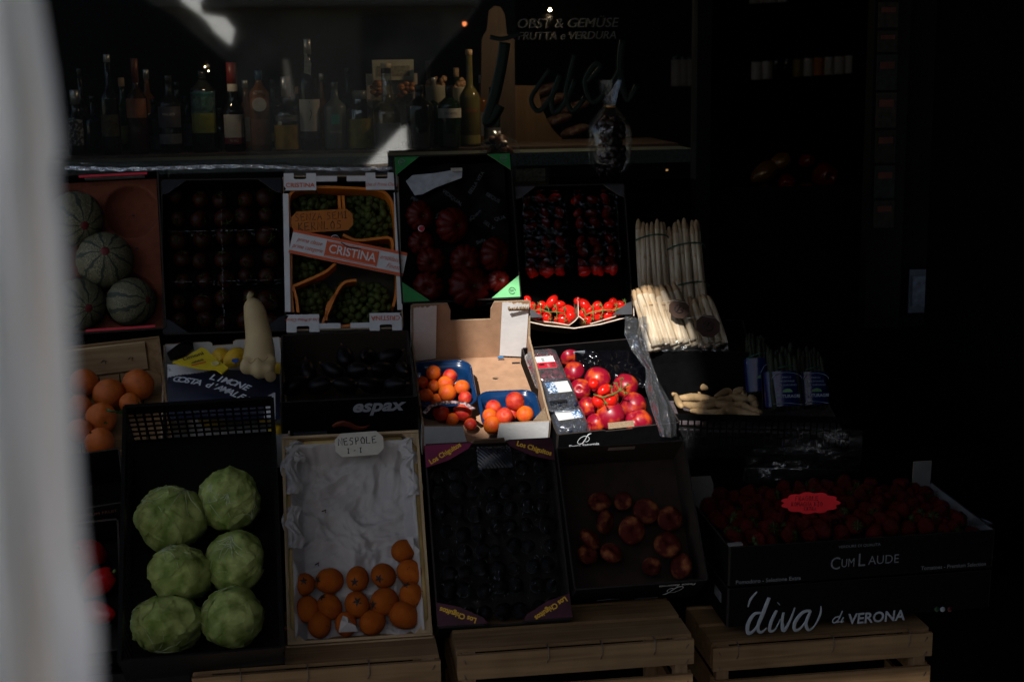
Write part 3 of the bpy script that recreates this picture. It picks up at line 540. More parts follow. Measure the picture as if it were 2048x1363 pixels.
b = B(); b.text('prima classe', .0155, T(LB*.155, HB*.63, .0012), 0, .4, .85); b.text('prima categorie', .0155, T(LB*.15, HB*.34, .0012), 0, .4, .8); b.text('erstklassig', .0165, T(LB*.87, HB*.62, .0012), 0, .4, .85); b.text('Finest', .0165, T(LB*.9, HB*.32, .0012), 0, .4, .9); b.obj('script_print', K['orange_ink'], bd, MB_)
B().tube([(LB*.42, HB*.85, .002), (LB*.5, HB*.70, .006), (LB*.6, HB*.78, .002)], .0012, 6).obj('slit', K['ink'], bd, MB_)
# card sign
def card(name, label, corners, fr, h, m, cut=.25, th=.002):
    P = [fr.px(*c, h) for c in corners]; ax = (P[1]-P[0]).normalized(); uy = Vector((-ax.y, ax.x, 0)); W_ = (P[1]-P[0]).length; H_ = (P[0]-P[3]).length; o = P[3]
    M = fr.M @ Matrix(((ax.x, uy.x, 0, o.x), (ax.y, uy.y, 0, o.y), (0, 0, 1, h), (0, 0, 0, 1))); t = thing(name, label, 'sign', M); c = H_*cut
    B().prism([(c, 0), (W_-c, 0), (W_, c), (W_, H_-c), (W_-c, H_), (c, H_), (0, H_-c), (0, c)], 0, th, 0).obj('card', m, t); return t, W_, H_
so_, W_, H_ = card('price_sign', 'orange card reading SENZA SEMI KERNLOS stuck into the grape crate', ((585, 424), (707, 417), (706, 462), (585, 467)), fg, h_+.004, mat('orange_card', (.40, .12, .015), .6, .1))
b = B(); script(b, 'SENZA SEMI', W_*.06, H_*.56, W_*.118, .0009, T(0, 0, .0022)); script(b, 'KERNLOS', W_*.10, H_*.1, W_*.135, .0010, T(0, 0, .0022)); b.obj('handwriting', K['ink'], so_)
def round_sticker(fr, px, py, h, r, label, m1, m2):
    t = thing('fruit_sticker', label, 'sticker', T(*fr.at(px, py, h)) @ fr.M.to_3x3().to_4x4()); B().lathe([(0, 0), (r, 0), (r, .0008), (0, .0008)], 20).obj('disc', m1, t); b = B(); b.box((0, 0, .001), (r*1.5, r*.5, .0006)); b.lathe([(r*.85, .0008), (r*.85, .0014), (r*.72, .0014), (r*.72, .0008)], 20); b.obj('print', m2, t)
round_sticker(fg, 670, 479, h_+.004, .0125, 'round white grape sticker above the paper band', K['white'], mat('sticker_dark', (.06, .02, .02), .5, .5, 80))
# beef tomatoes
fb = Frame((790, 313), (1018, 310), (1041, 592), (806, 606), TY, TT, .11)
gm = mat('green_print', (.02, .20, .045), .5, .25, 30)
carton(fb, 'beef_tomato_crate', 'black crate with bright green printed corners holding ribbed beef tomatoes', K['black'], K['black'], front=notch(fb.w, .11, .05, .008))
t = bpy.data.objects['beef_tomato_crate']; w_, l_, h_ = fb.w, fb.l, fb.h
for sx, y0, sy, s in ((-1, l_, -1, .065), (1, l_, -1, .06), (-1, 0, 1, .07), (1, 0, 1, .075)):
    b = B(); P = [(sx*w_/2, y0), (sx*(w_/2-s), y0), (sx*w_/2, y0+sy*s*.75)]; P = P if sx*sy < 0 else P[::-1]; b.prism(P, h_+.001, h_+.004, 0, 0, 1)
    gmx = mat('green_print_sunlit', (.16, .50, .20), .5, .1) if (sx == 1 and sy == 1) else gm; b.obj('green_corner', [gmx, K['edge']], t)  # corner in the sun patch gets a brighter copy of the green print
    b = B(); M = T(sx*(w_/2-s*.27), y0+sy*s*.22, h_+.005)
    for rr in (.0085,): b.tube([(rr*cos(a*.35), rr*sin(a*.35), 0) for a in range(17)], .0008, 5, 0, M)
    b.text('BK', .009, M); 
    if not (sx == -1 and sy == 1): b.obj('emblem', K['ink'] if sy > 0 else K['inkg'], t)
b = B(); b.text('B E L L A  V I T A', .012, T(0, -.0045, h_*.45) @ MXZ, 0, 0, 1.1); b.obj('printed_name', K['inkg'], t)
for c_0, d_0 in (((w_*.28, -.006, h_*.55), (.075, .003, .03)), ((-w_*.3, -.006, h_*.5), (.05, .003, .025))): B().box(c_0, d_0).obj('grey_label', mat('pale_label', (.12, .12, .125), .6, .2, 50), t)
def liner(u, v): return ((u-.5)*(w_-.02), .01+v*(l_-.02), .05+.02*noise.noise((u*5, v*7, 2))+.03*max(0, v-.5))
bt = thing('black_tissue', 'black printed tissue paper lining the beef tomato crate', 'paper', fb.M); B().surf(liner, 50, 60).obj('sheet', mat('tissue_black', (.0035, .0035, .004), .7, .2, 40, .4, 60, .08), bt)
b = B()
for s, x, y, a in (('BELLA VITA', 953, 365, .95), ('VIDIQUAL', 905, 395, -.7), ('BEQUS', 986, 395, -.6), ('aQuem', 950, 430, .65), ('SEL V', 978, 450, -.7), ('PERLA', 835, 402, -.5), ('vita', 875, 430, .9), ('Bella', 962, 482, .3), ('QUA', 1000, 436, .2)):
    p = fb.px(x, y, .09); b.text(s, .014, T(p.x, p.y, .088) @ R(a, 'Z'))
b.obj('tissue_lettering', mat('tissue_grey', (.09, .095, .10), .6, .3, 60), bt)
P = [fb.px(x, y, .095) for x, y in ((812, 362), (825, 350), (870, 346), (905, 340), (925, 337), (924, 355), (905, 362), (870, 375), (845, 388), (830, 390))]
b = B(); b.prism([(p.x, p.y) for p in P][::-1], .090, .094); o = b.obj('tissue_paper', K['gpaper'], None, fb.M); tag(o, 'crumpled pale grey tissue at the top left of the beef tomato crate', 'paper')
p = fb.px(913, 340, .1); b = B(); b.box((p.x, p.y, .102), (.03, .01, .002)); tag(b.obj('paper_label', mat('cream_label', (.42, .38, .32), .6, .2, 90), None, fb.M), 'tiny cream label above the grey tissue in the beef tomato crate', 'label')
BT = [(840, 432, 30, 'upper left, bearing a round sticker'), (905, 450, 36, 'large one right of the stickered tomato'), (842, 484, 26, 'at the left wall below the stickered tomato'), (862, 522, 31, 'left of centre in the third row'), (930, 520, 32, 'dull brownish, in the centre'), (990, 510, 35, 'large one by the right wall'), (940, 575, 44, 'sunlit at the bottom edge'), (857, 574, 32, 'in the bottom left corner'), (997, 562, 24, 'small one in the bottom right corner')]
for i, (x, y, r, s) in enumerate(BT):
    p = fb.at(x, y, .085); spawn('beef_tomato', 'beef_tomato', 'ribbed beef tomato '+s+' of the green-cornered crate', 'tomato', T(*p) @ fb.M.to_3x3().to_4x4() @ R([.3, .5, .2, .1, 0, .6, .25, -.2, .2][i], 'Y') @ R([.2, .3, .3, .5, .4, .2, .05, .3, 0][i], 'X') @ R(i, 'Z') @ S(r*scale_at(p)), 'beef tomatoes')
round_sticker(fb, 843, 457, .11, .0085, 'round white and red sticker on a beef tomato', K['white'], K['red_ink'])
# cherry tomatoes
fc = Frame((1034, 377), (1243, 366), (1268, 624), (1042, 640), TY, TT, .10)
carton(fc, 'vine_tomato_crate', 'dark crate of six clear packs of plum tomatoes, its lowest packs in the sun', K['black'], K['black'], flap=.055, flapmat=mat('grey_black_card', (.035, .035, .04), .5, .2), hf=.06)
w_, l_, h_ = fc.w, fc.l, fc.h; cc = 0
for row in range(3):
    for col in range(2):
        y0, y1 = [(l_*.68, l_*.97), (l_*.39, l_*.64), (.135, l_*.36)][row]; x0, x1 = ((-w_/2+.02, -.012), (.012, w_/2-.02))[col]
        b = B(); 
        for x in (x0, x1): b.box((x, (y0+y1)/2, .05), (.0012, y1-y0, .09))
        for y in (y0, y1): b.box(((x0+x1)/2, y, .05), (x1-x0, .0012, .09))
        tag(b.obj('punnet', clear('thin_clear'), None, fc.M), 'clear plastic punnet, %s column, %s row of the shaded plum tomatoes' % (('left', 'right')[col], ('top', 'middle', 'lower')[row]), 'punnet')
        for i in range(3):
            for j in range(3):
                x = x0+(i+.5)*(x1-x0)/3+random.uniform(-.006, .006); y = y0+(j+.5)*(y1-y0)/3+random.uniform(-.005, .005); cc += 1
                spawn('plum_tomato', 'plum_tomato', 'shaded plum tomato, %s from left, %s down, in the %s %s punnet' % (NUM[i], NUM[2-j], ('top', 'middle', 'lower')[row], ('left', 'right')[col]), 'tomato', T(*fc.W(x, y, .06+random.uniform(-.01, .01))) @ fc.M.to_3x3().to_4x4() @ R(random.uniform(0, 6), 'Z') @ R(1.3, 'X') @ S(random.uniform(.013, .0155)), 'plum tomatoes in the shaded punnets')
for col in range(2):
    x = (-w_/4+.002, w_/4-.002)[col]; b = B(); b.surf(lambda u, v: (x+(u-.5)*(w_/2-.03), .135+v*(l_-.155), .088+.002*noise.noise((u*6, v*20, col))), 20, 60); b.obj('lid', clear('shade_lid', (.30, .28, .28), .015, .12, .5, 30), bpy.data.objects['vine_tomato_crate'])  # tinted lids added to darken these tomatoes in place of deeper shade
# front sunlit card punnets
fp = thing('card_punnet', 'pair of brown card punnets with zigzag rims full of sunlit vine tomatoes', 'punnet', fc.M)
def wallpx(pts, z0, z1, th=.0025, name='rim', mats=(0,)):
    q = [fc.px(x, y, z1) for x, y in pts]; L = []; Rr = []
    for i, p in enumerate(q):
        d = (q[min(i+1, len(q)-1)]-q[max(i-1, 0)]).normalized(); n = Vector((-d.y, d.x, 0))*th/2; L.append((p.x+n.x, p.y+n.y)); Rr.append((p.x-n.x, p.y-n.y))
    b = B(); b.prism((L+Rr[::-1])[::-1], z0, z1, 1, 0, 0); b.obj(name, [K['kraft'], mat('rim_edge', (.52, .42, .34), .85, .2, 300)], fp)
wallpx([(1046, 612), (1050, 620), (1062, 636), (1076, 642), (1104, 644), (1138, 650), (1150, 641), (1158, 632), (1170, 641), (1182, 647), (1215, 637), (1246, 628), (1262, 606)], .01, .075)
wallpx([(1156, 594), (1157, 632)], .01, .072, .002); wallpx([(1043, 600), (1044, 640), (1090, 650), (1148, 656), (1200, 648), (1268, 630), (1266, 602)], .0, .085, .003, 'outer_rim')
VT = [(1054, 600, 9), (1062, 614, 11.5), (1084, 611, 9.5), (1104, 603, 12.5), (1133, 620, 14), (1127, 638, 15.5), (1073, 631, 10), (1094, 634, 11), (1112, 618, 8.5), (1142, 632, 10), (1169, 609, 12.5), (1195, 612, 10.5), (1217, 613, 10), (1242, 610, 11.5), (1166, 627, 9.5), (1175, 640, 9), (1193, 630, 12.5), (1215, 631, 11), (1234, 623, 10.5), (1080, 622, 9), (1180, 620, 9), (1206, 621, 9), (1155, 602, 8), (1226, 604, 9), (1120, 608, 9)]
trs = [thing('tomato_vine', 'sunlit truss of small red plum tomatoes in the left brown card punnet', 'tomatoes', I4, 'sunlit vine tomatoes'), thing('tomato_vine', 'sunlit truss of small red tomatoes in the right brown card punnet', 'tomatoes', I4, 'sunlit vine tomatoes')]
MESHR = PROTO['tomato'][0][1]; mround = mplum = None
def mesh_of(bd, nm, m):
    o = bd.obj(nm, m); me = o.data; bpy.data.objects.remove(o); return me
mround = mesh_of(B().ball(1, 24, 16, fn=dimple(.97, .12, .3)), 'tomato', skin['tom']); mplum = mesh_of(B().ball(1, 24, 16, fn=plumt), 'tomato', skin['tom'])
def kid(me, name, par, M):
    o = bpy.data.objects.new(name, me); C.objects.link(o); o.parent = par; o.matrix_parent_inverse = par.matrix_world.inverted(); o.matrix_world = M; return o
for i, (x, y, r) in enumerate(VT):
    p = fc.at(x, y, .062 if i % 3 else .07); L = i in (5, 4, 3, 10, 13, 24); s_ = r*scale_at(p)*(1.0 if L else 1.02)
    kid(mplum if L else mround, 'tomato', trs[x > 1156], T(*p) @ fc.M.to_3x3().to_4x4() @ (R([1.45, 1.2, .7, 2.4][i % 4] if i != 5 else pi/2, 'Z') @ R(1.4, 'X') if L else R(.4, 'X')) @ S(s_))
for c, pl in ((0, [(1066, 622), (1080, 618), (1098, 624), (1112, 623), (1128, 627)]), (1, [(1170, 630), (1185, 624), (1205, 620), (1230, 620), (1250, 612)])):
    b = B(); pts = [fc.at(x, y, .088) for x, y in pl]; b.tube(pts, .0018, 7)
    for i in range(len(pts)):
        for s in (-1, 1):
            q_ = pts[i]+fc.M.to_3x3() @ Vector((random.uniform(-.006, .006), s*.016, -.004)); b.tube([pts[i], (pts[i]+q_)/2+Vector((.002, -.002, .002)), q_], .0012, 5)
            for k in range(5): a = k*1.256; b.tube([q_, q_+fc.M.to_3x3() @ Vector((cos(a)*.007, sin(a)*.007, -.001))], [.0014, .0005], 4)
    o = b.obj('stalk', K['stalk']); o.parent = trs[c]
b = B(); b.box((.05, -.005, .03), (.075, .003, .034)); b.obj('violet_print', mat('violet_print', (.05, .045, .08), .5, .3, 60), bpy.data.objects['vine_tomato_crate'])
# asparagus
def spear(L, r, tip=True, bend=0, green=False):
    b = B(); pts = []; rs = []; ph = random.uniform(0, 6); tr_ = r/L*2.6
    for s, q in zip((0, .15, .3, .45, .6, .75, 1-tr_*1.3, 1-tr_*.75, 1-tr_*.35, 1-tr_*.1, 1), (.98, 1, 1.02, .98, .96, .95, .93, .84, .62, .38, .14)): pts.append((bend*sin(s*3+ph), bend*cos(s*2+ph), L*s)); rs.append(r*q*random.uniform(.97, 1.03))
    mi = []; 
    b.tube(pts, rs, 9, 0)
    for k in range(7):
        z = L*(.9-.13*k) if k < 5 else L*.93; a = k*2.4; sc_ = r*(1.02 if z < L*.8 else .72); c = Vector((sc_*cos(a), sc_*sin(a), z)); tn = Vector((-sin(a), cos(a), 0))*r*.5
        b.add([c-tn, c+Vector((cos(a), sin(a), 0))*r*.12, c+tn, c+Vector((-cos(a)*r*.1, -sin(a)*r*.1, r*1.7))], [(0, 1, 3), (1, 2, 3)], 1, True)
    zt = [mi_ for mi_ in range(len(b.f))]
    for k, f in enumerate(b.f):
        z = sum(b.v[i][2] for i in f)/len(f)
        if z > L*.84: b.m[k] = 1
    return b
def aspbunch(label, foot, head, wpx, n, Y0, Y1, bands, rows=2, lean=0, r=None, gs=False, fan=0):
    a = at(*foot, Y0); h = at(*head, Y1); z = (h-a).normalized(); x = Vector((1, 0, 0)); x = (x-z*x.dot(z)).normalized(); y = z.cross(x); L = (h-a).length; W_ = wpx*scale_at(a)
    M = Matrix(((x.x, y.x, z.x, a.x), (x.y, y.y, z.y, a.y), (x.z, y.z, z.z, a.z), (0, 0, 0, 1))); t = thing('asparagus_bunch', label, 'asparagus', M, 'bunches of white asparagus' if not gs else 'bunches of green asparagus')
    ms = [skin['gspear']]*2 if gs else [skin['spear'], skin['spear2']]
    for k in range(rows):
        nn = n-(k % 2); r_ = r or W_/n/2*(1.35 if gs else 1.28)
        for i in range(nn):
            xx = (i-(nn-1)/2)*W_/n; Lk = L*random.uniform(.95, 1.04)-(k*.01); o = spear(Lk, r_*random.uniform(.78, 1.12), bend=.0026).obj('spear', ms, t)
            o.matrix_local = T(xx, -k*r_*1.6-.25*abs(xx)**2/W_*0, random.uniform(-.006, .004)) @ R(fan*xx/W_+random.uniform(-.012, .012), 'Y') @ R(random.uniform(-.01, .01), 'X')
    for f in bands:
        b = B(); rr_ = W_/2*1.13; pts = [(rr_*1.0*cos(q*pi/12), -(.8 if rows > 1 else 0)*(rows-1)*W_/n*.5+(W_/n*.5*rows+.001)*sin(q*pi/12)*1.42, L*f+.006*sin(q*.4)) for q in range(25)]; b.tube(pts, .0018, 6, 0, flat=None); b.obj('rubber_band', mat('green_band', (.012, .07, .045), .4, .2), t)
    return t, L, W_
fa = Frame((1300, 560), (1430, 552), (1470, 688), (1310, 695), 3.42, 40, .14)
aspbunch('upright bunch of white asparagus on the left, one green band near the tips', (1312, 640), (1301, 437), 60, 6, 3.62, 3.72, (.80,))
aspbunch('upright bunch of white asparagus on the right, two green bands', (1385, 640), (1366, 441), 70, 6, 3.60, 3.72, (.72, .33))
aspbunch('wide loose bunch of white asparagus leaning in front, half in the sun', (1345, 694), (1306, 572), 108, 8, 3.40, 3.52, (), fan=-.05)
aspbunch('bunch of white asparagus leaning at the right with a brown paper tag', (1427, 690), (1398, 592), 60, 5, 3.40, 3.50, (), fan=-.06)
def paper_tag(cx, cy, w_, Y, lab):
    p = at(cx, cy, Y); s = scale_at(p)*w_/2; M = T(*p) @ R(radians(62), 'X') @ R(-.15, 'Z'); t = thing('paper_tag', lab, 'tag', M)
    B().prism([(s*cos(a*pi/4+.4), s*.95*sin(a*pi/4+.4)) for a in range(8)], 0, .001).obj('card', mat('brown_tag', (.045, .024, .016), .8, .15, 60), t); b = B(); b.tube([(s*.4*cos(a*.5), s*.4*sin(a*.5), .0014) for a in range(13)], .0012, 5); b.tube([(-s*.2, -s*.3, .0014), (s*.1, s*.3, .0014), (.0, 0, .0014), (s*.3, -s*.1, .0014)], .0012, 5); b.obj('stamp', K['ink'], t)
    B().tube([(-s*1.6, s*.5, -.003), (-s*.5, s*.8, .001), (s*.7, s*.7, .001)], .0006, 5).obj('string', K['paper'], t)
paper_tag(1358, 618, 44, 3.40, 'brown octagonal paper tag tied on the wide sunlit asparagus bunch'); paper_tag(1416, 652, 52, 3.36, 'brown octagonal paper tag on the right asparagus bunch')
fk = Frame((1300, 640), (1480, 635), (1500, 697), (1305, 702), 3.40, 12, .16)
carton(fk, 'asparagus_crate', 'black crate under the white asparagus', K['black'], K['black'])
B().box((fk.w/2*0, fk.l*.5, fk.h-.025), (fk.w-.01, fk.l, .01)).obj('false_floor', K['black'], bpy.data.objects['asparagus_crate'])
# ============================================================ MIDDLE ROW
MY = 3.13
def woodcrate(fr, name, label, m, mend, group=None, slat_gap=.006, notch_=None, th=.006, posts=True, hf=None):
    t = thing(name, label, 'crate', fr.M, group); w, l, h = fr.w, fr.l, fr.h
    b = B(); n = 5
    for i in range(n): ww = w/n; b.box((-w/2+ww*(i+.5), l/2, th/2), (ww-slat_gap*.5, l-.002, th))
    b.obj('floor', m, t)
    for y in (-th/2, l+th/2): b = B(); b.box((0, y, (hf or h)/2 if y < 0 else h/2), (w+2*th, th, (hf or h) if y < 0 else h)); b.obj('end_panel', mend, t)
    for s in (-1, 1): b = B(); b.box((s*(w/2+th/2), l/2, h/2), (th, l-.001, h-.002)); b.obj('side_panel', m, t)
    if posts:
        for sx in (-1, 1):
            for y, sy in ((0, 1), (l, -1)):
                P = [(sx*w/2, y), (sx*(w/2-.03), y), (sx*w/2, y+sy*.03)]; P = P if sx*sy < 0 else P[::-1]; b = B(); b.prism(P, th, h-.004 if not hf else (h if y else hf)-.004); b.obj('corner_post', m, t)
    return t
# oranges
fo_ = Frame((95, 690), (322, 684), (330, 896), (118, 905), MY, 26, .10)
woodcrate(fo_, 'orange_crate', 'pale wooden crate of large oranges under the melon crate', K['wbase'], K['wbase'])
t = bpy.data.objects['orange_crate']; b = B(); b.box((-.02, fo_.l-.004, fo_.h*.55), (fo_.w-.02, .006, fo_.h*.8)); b.obj('back_slat', K['wcrate'], t)
b = B()
for x in (207, 262):
    p = fo_.px(x, 728, .06); b.tube([(p.x-.006, fo_.l-.008, .05), (p.x, fo_.l-.009, .058), (p.x+.006, fo_.l-.008, .054), (p.x+.003, fo_.l-.008, .045)], .0008, 5)
b.obj('staple', K['steel'], t)
OL = ['beside the cloth in the back row', 'in the middle under the slat', 'in the back right corner', 'at the left beside the cloth, second row', 'with a leaf stalk at its right', 'half hidden by the cabbage crate rim', 'at the left beside the cloth, third row', 'at the front below the leafy one']
for i, (x, y, r) in enumerate([(167, 765, 29), (217, 787, 31), (276, 769, 31), (160, 815, 27), (202, 836, 31), (260, 806, 22), (160, 862, 26), (199, 884, 31)]):
    p = fo_.at(x, y, .05); spawn('orange', 'orange', 'orange '+OL[i]+' of the wooden orange crate', 'orange', T(*p) @ fo_.M.to_3x3().to_4x4() @ rrot() @ S(r*scale_at(p)), 'loose oranges in the wooden crate')
b = B(); p0 = fo_.at(214, 819, .1); b.tube([p0, p0+Vector((.012, -.004, -.004)), p0+Vector((.03, 0, -.006))], [.0035, .003, .002], 6); lf = [p0+Vector(q) for q in ((.02, -.01, -.006), (.035, -.016, .002), (.055, -.012, -.004), (.036, -.006, -.012))]; b.add(lf, [(0, 1, 2, 3), (3, 2, 1, 0)], 0); tag(b.obj('orange_leaf', K['leafm']), 'dark stalk with a leaf lying between the oranges', 'leaf')
# lemons
fl = Frame((326, 684), (563, 680), (572, 872), (330, 880), MY, 22, .09)
wt = carton(fl, 'lemon_crate', 'white cardboard box of lemons under a black and white printed wrapper', K['white'], K['white'], back=notch(fl.w, .09, .05, .012))
def lemwrap(u, v):
    p = fl.px(335+225*u, 728+110*v+24*u*(1-v)*.8, .095+.03*sin(pi*min(1, v*1.1))*sin(pi*(.15+.7*u))); return p+Vector((0, 0, .003*noise.noise((u*5, v*4, 0))-.0*v))
wr = thing('lemon_wrapper', 'dark blue and white lemon wrapper reading LIMONE over the lemons', 'wrapper', fl.M)
b = B(); b.surf(lemwrap, 120, 70)
for k, f in enumerate(b.f):
    i = k % 120; j = k//120; u, v = (i+.5)/120, (j+.5)/70
    if (u < .40 and v < .24-u*.5) : b.m[k] = 1
    if u > .86 and v > .55-(u-.86)*1.5 and (u-.86) < .1: b.m[k] = 1
b.obj('film', [K['navy'], K['white']], wr)
def curvetext(s, size, px0, py0, px1, py1, sag, par, m, h):
    n = len(s); b = B()
    for i, ch in enumerate(s):
        q = (i+.5)/n; x = px0+(px1-px0)*q; y = py0+(py1-py0)*q-sag*4*q*(1-q); p = fl.px(x, y, h); q2 = q+.05; p_2 = fl.px(px0+(px1-px0)*q2, py0+(py1-py0)*q2-sag*4*q2*(1-q2), h); a0 = atan2(p_2.y-p.y, p_2.x-p.x); 
        if ch != ' ': b.text(ch, size, T(p.x, p.y, h) @ R(a0, 'Z'), 0, .05, .95, .0007, ay='BOTTOM_BASELINE')
    return b
o = curvetext('LIMONE', .030, 416, 757, 494, 781, 2, wr, None, .147).obj('printed_name', K['inkw'], wr); o = curvetext("COSTA d'AMALFI", .029, 346, 762, 492, 804, 8, wr, None, .147).obj('printed_name', K['inkw'], wr)
b = B(); b.text('LIM', .012, T(*fl.px(337, 738, .128)) @ R(-1.2, 'Z')); b.text('101', .012, T(*fl.px(334, 758, .124))); b.obj('small_print', K['navy'], wr)
yp = thing('lemon_sachet', 'yellow packet with dark lettering reading Limoni lying on the lemons', 'packet', fl.M)
P = [fl.px(x, y, .135) for x, y in ((345, 723), (372, 713), (403, 694), (412, 698), (430, 715), (457, 735), (444, 746), (432, 738), (400, 736), (362, 728))]; B().prism([(p.x, p.y) for p in P][::-1], .131, .135).obj('foil', mat('yellow_foil', (.62, .46, .02), .4, .12, 30, .3, 40), yp)
b = B(); p = fl.px(386, 716, .13); b.text('Limoni', .020, T(p.x, p.y, .1362) @ R(.42, 'Z'), 0, .1, .95, .0004); p = fl.px(395, 726, .13); b.text('calabili', .011, T(p.x, p.y, .1362) @ R(.36, 'Z'), 0, .1, 1, .0003); b.obj('printed_name', K['navy'], yp)
b = B(); p = fl.px(398, 731, .13); b.box((0, 0, 0), (.035, .003, .0006), 0, T(p.x, p.y, .1362) @ R(.3, 'Z')); b.obj('red_stripe', K['red_ink'], yp)
b = B(); p = fl.px(431, 731, .13); b.lathe([(.009, 0), (.0095, .001), (.008, .0014), (.0075, .001)], 16, 0, T(p.x, p.y, .1362)); b.obj('lemon_print', mat('pale_yellow', (.6, .5, .2), .5, .1), yp)
LLm = ['brownish lemon behind the yellow packet', 'lemon wearing a small blue sticker', 'bright lemon below the squash foot', 'lemon at the lower right of the wrapper', 'lemon tucked behind the squash', 'dark lemon at the back left under the flap', 'lemon under the wrapper at the front', 'lemon deep in the right corner']
for i, (x, y, r, h) in enumerate([(442, 712, 22, .06), (470, 715, 24, .07), (530, 772, 26, .05), (553, 862, 20, .05), (548, 742, 20, .04), (372, 705, 24, .03), (420, 830, 30, .04), (540, 826, 24, .05)]):
    p = fl.at(x, y, h); spawn('lemon', 'lemon', LLm[i], 'lemon', T(*p) @ fl.M.to_3x3().to_4x4() @ R(i*2.1, 'Z') @ R(1.3, 'X') @ S(r*scale_at(p)), 'lemons in the white box')
p = fl.at(471, 721, .125); b = B(); b.prism([(-.007, .008), (-.009, -.002), (0, -.012), (.008, -.001), (.007, .008)][::1], 0, .0008); b.m = [0]*len(b.f); tag(b.obj('fruit_sticker', mat('blue_sticker', (.02, .06, .25), .4, .4, 120), None, T(*p) @ fl.M.to_3x3().to_4x4()), 'small blue sticker on a lemon beside the squash', 'sticker')
b = B(); P = [fl.px(x, y, .098) for x, y in ((334, 706), (355, 690), (372, 680), (385, 684), (388, 697), (370, 713), (340, 718))]; b.prism([(p.x, p.y) for p in P][::-1], .094, .1); tag(b.obj('black_tissue', K['bfilm'], None, fl.M), 'scrap of black film at the back left of the lemon box', 'film')
# squash standing on the lemons
a = fl.at(512, 728, .12); pa = at(505, 596, a.y-.02); pb = at(528, 762, a.y-.07)
b = B(); ctl = [((503, 600), 12), ((505, 608), 19), ((510, 625), 23), ((514, 650), 25), ((518, 675), 27), ((519, 700), 31), ((518, 722), 33), ((517, 738), 28), ((517, 748), 12)]
pts = [at(x, y, 3.36-.05*i/8) for i, ((x, y), r) in enumerate(ctl)]; rs = [r*scale_at(p) for p, (_, r) in zip(pts, ctl)]
P2 = []; R2 = []
for i in range(len(pts)-1):
    for k in range(4): s = k/4; P2.append(pts[i].lerp(pts[i+1], s)); R2.append(rs[i]*(1-s)+rs[i+1]*s)
P2.append(pts[-1]); R2.append(rs[-1]); b.tube(P2, R2, 24)
for x, y, r, dy in ((494, 732, 15, -.005), (536, 739, 15, -.012), (543, 722, 11, 0), (518, 738, 17, -.012), (486, 736, 8, -.005)):
    p = at(x, y, 3.30+dy); b.ball(r*scale_at(p), 18, 12, 0, T(*p) @ S(1, 1, 1.25))
sq = thing('squash', 'tall pale knobbly squash standing among the lemons', 'squash', I4); bo = b.obj('body', skin['squash'], sq)
md = bo.modifiers.new('r', 'REMESH'); md.mode = 'VOXEL'; md.voxel_size = .0035; md.use_smooth_shade = True; md2 = bo.modifiers.new('s', 'SMOOTH'); md2.iterations = 22
b = B(); b.tube([at(503, 604, 3.36), at(500, 592, 3.36), at(503, 586, 3.355)], [.011, .008, .007], 8); b.obj('stalk', mat('squash_stalk', (.30, .24, .12), .7), sq)
b = B(); c0 = at(541, 752, 3.262); b.lathe([(.0125, 0), (.0135, .001), (.0125, .002)], 16, 0, T(*c0) @ R(pi/2, 'X'))
b.tube([at(496+i*5, 722+5*sin(i*1.3)-i*.6, 3.262) for i in range(9)], .0008, 5); b.obj('scar', mat('squash_scar', (.22, .15, .07), .7), sq)
# espax crate
fe = Frame((567, 672), (812, 660), (834, 788), (562, 806), MY, 16, .095)
carton(fe, 'aubergine_crate', 'black crate with one grey word on its front, holding black aubergines over brown card', K['black'], K['kraft'] if 0 else mat('brown_inner', (.028, .017, .010), .85, .2), front=notch(fe.w, .095))
t = bpy.data.objects['aubergine_crate']; b = B(); b.text('espax', .043, T(fe.w*.20, -.0048, .076) @ MXZ, 0, .28, 1.15, .0014); b.obj('printed_name', K['inkg'] if 0 else mat('espax_grey', (.30, .31, .33), .5, .1), t)
b = B(); b.box((-fe.w*.3, -.006, .012), (.075, .002, .010)); b.obj('grey_strip', mat('dark_grey_strip', (.04, .045, .05), .5, .3, 200), t)
b = B(); b.tube([(-.04+.012*i, -.006, .028+.008*sin(i*.9)) for i in range(8)], [.004, .007, .008, .008, .007, .006, .004, .002], 6, 0, None, flat=(1, .2)); b.obj('fruit_print', mat('dark_fruit_print', (.10, .02, .008), .5, .7, 30), t)
proto('aubergine', [('fruit', B().ball(1, 20, 14, fn=lambda p: Vector((p.x*.75*(1-.2*p.z), p.y*.75*(1-.2*p.z), p.z*1.2))), mat('aubergine_skin', (.003, .002, .003), .4, .3, 20, 0, spec=.15)), ('stem', B().tube([(0, 0, 1.15), (.05, 0, 1.45)], [.15, .1], 7), K['brown'])])
k = 0
for j, (yy, xs) in enumerate(((770, (590, 640, 690, 740, 790)), (740, (615, 665, 715, 765, 805)), (712, (690, 735, 780)))):
    for i, x in enumerate(xs):
        p = fe.at(x, yy, .05+.012*j); spawn('aubergine', 'aubergine', 'small black aubergine, %s from the left in the %s row of its crate' % (NUM[i], ('front', 'middle', 'back')[j]), 'aubergine', T(*p) @ fe.M.to_3x3().to_4x4() @ R(random.uniform(0, 6), 'Z') @ R(1.2, 'X') @ S(.027), 'small black aubergines')
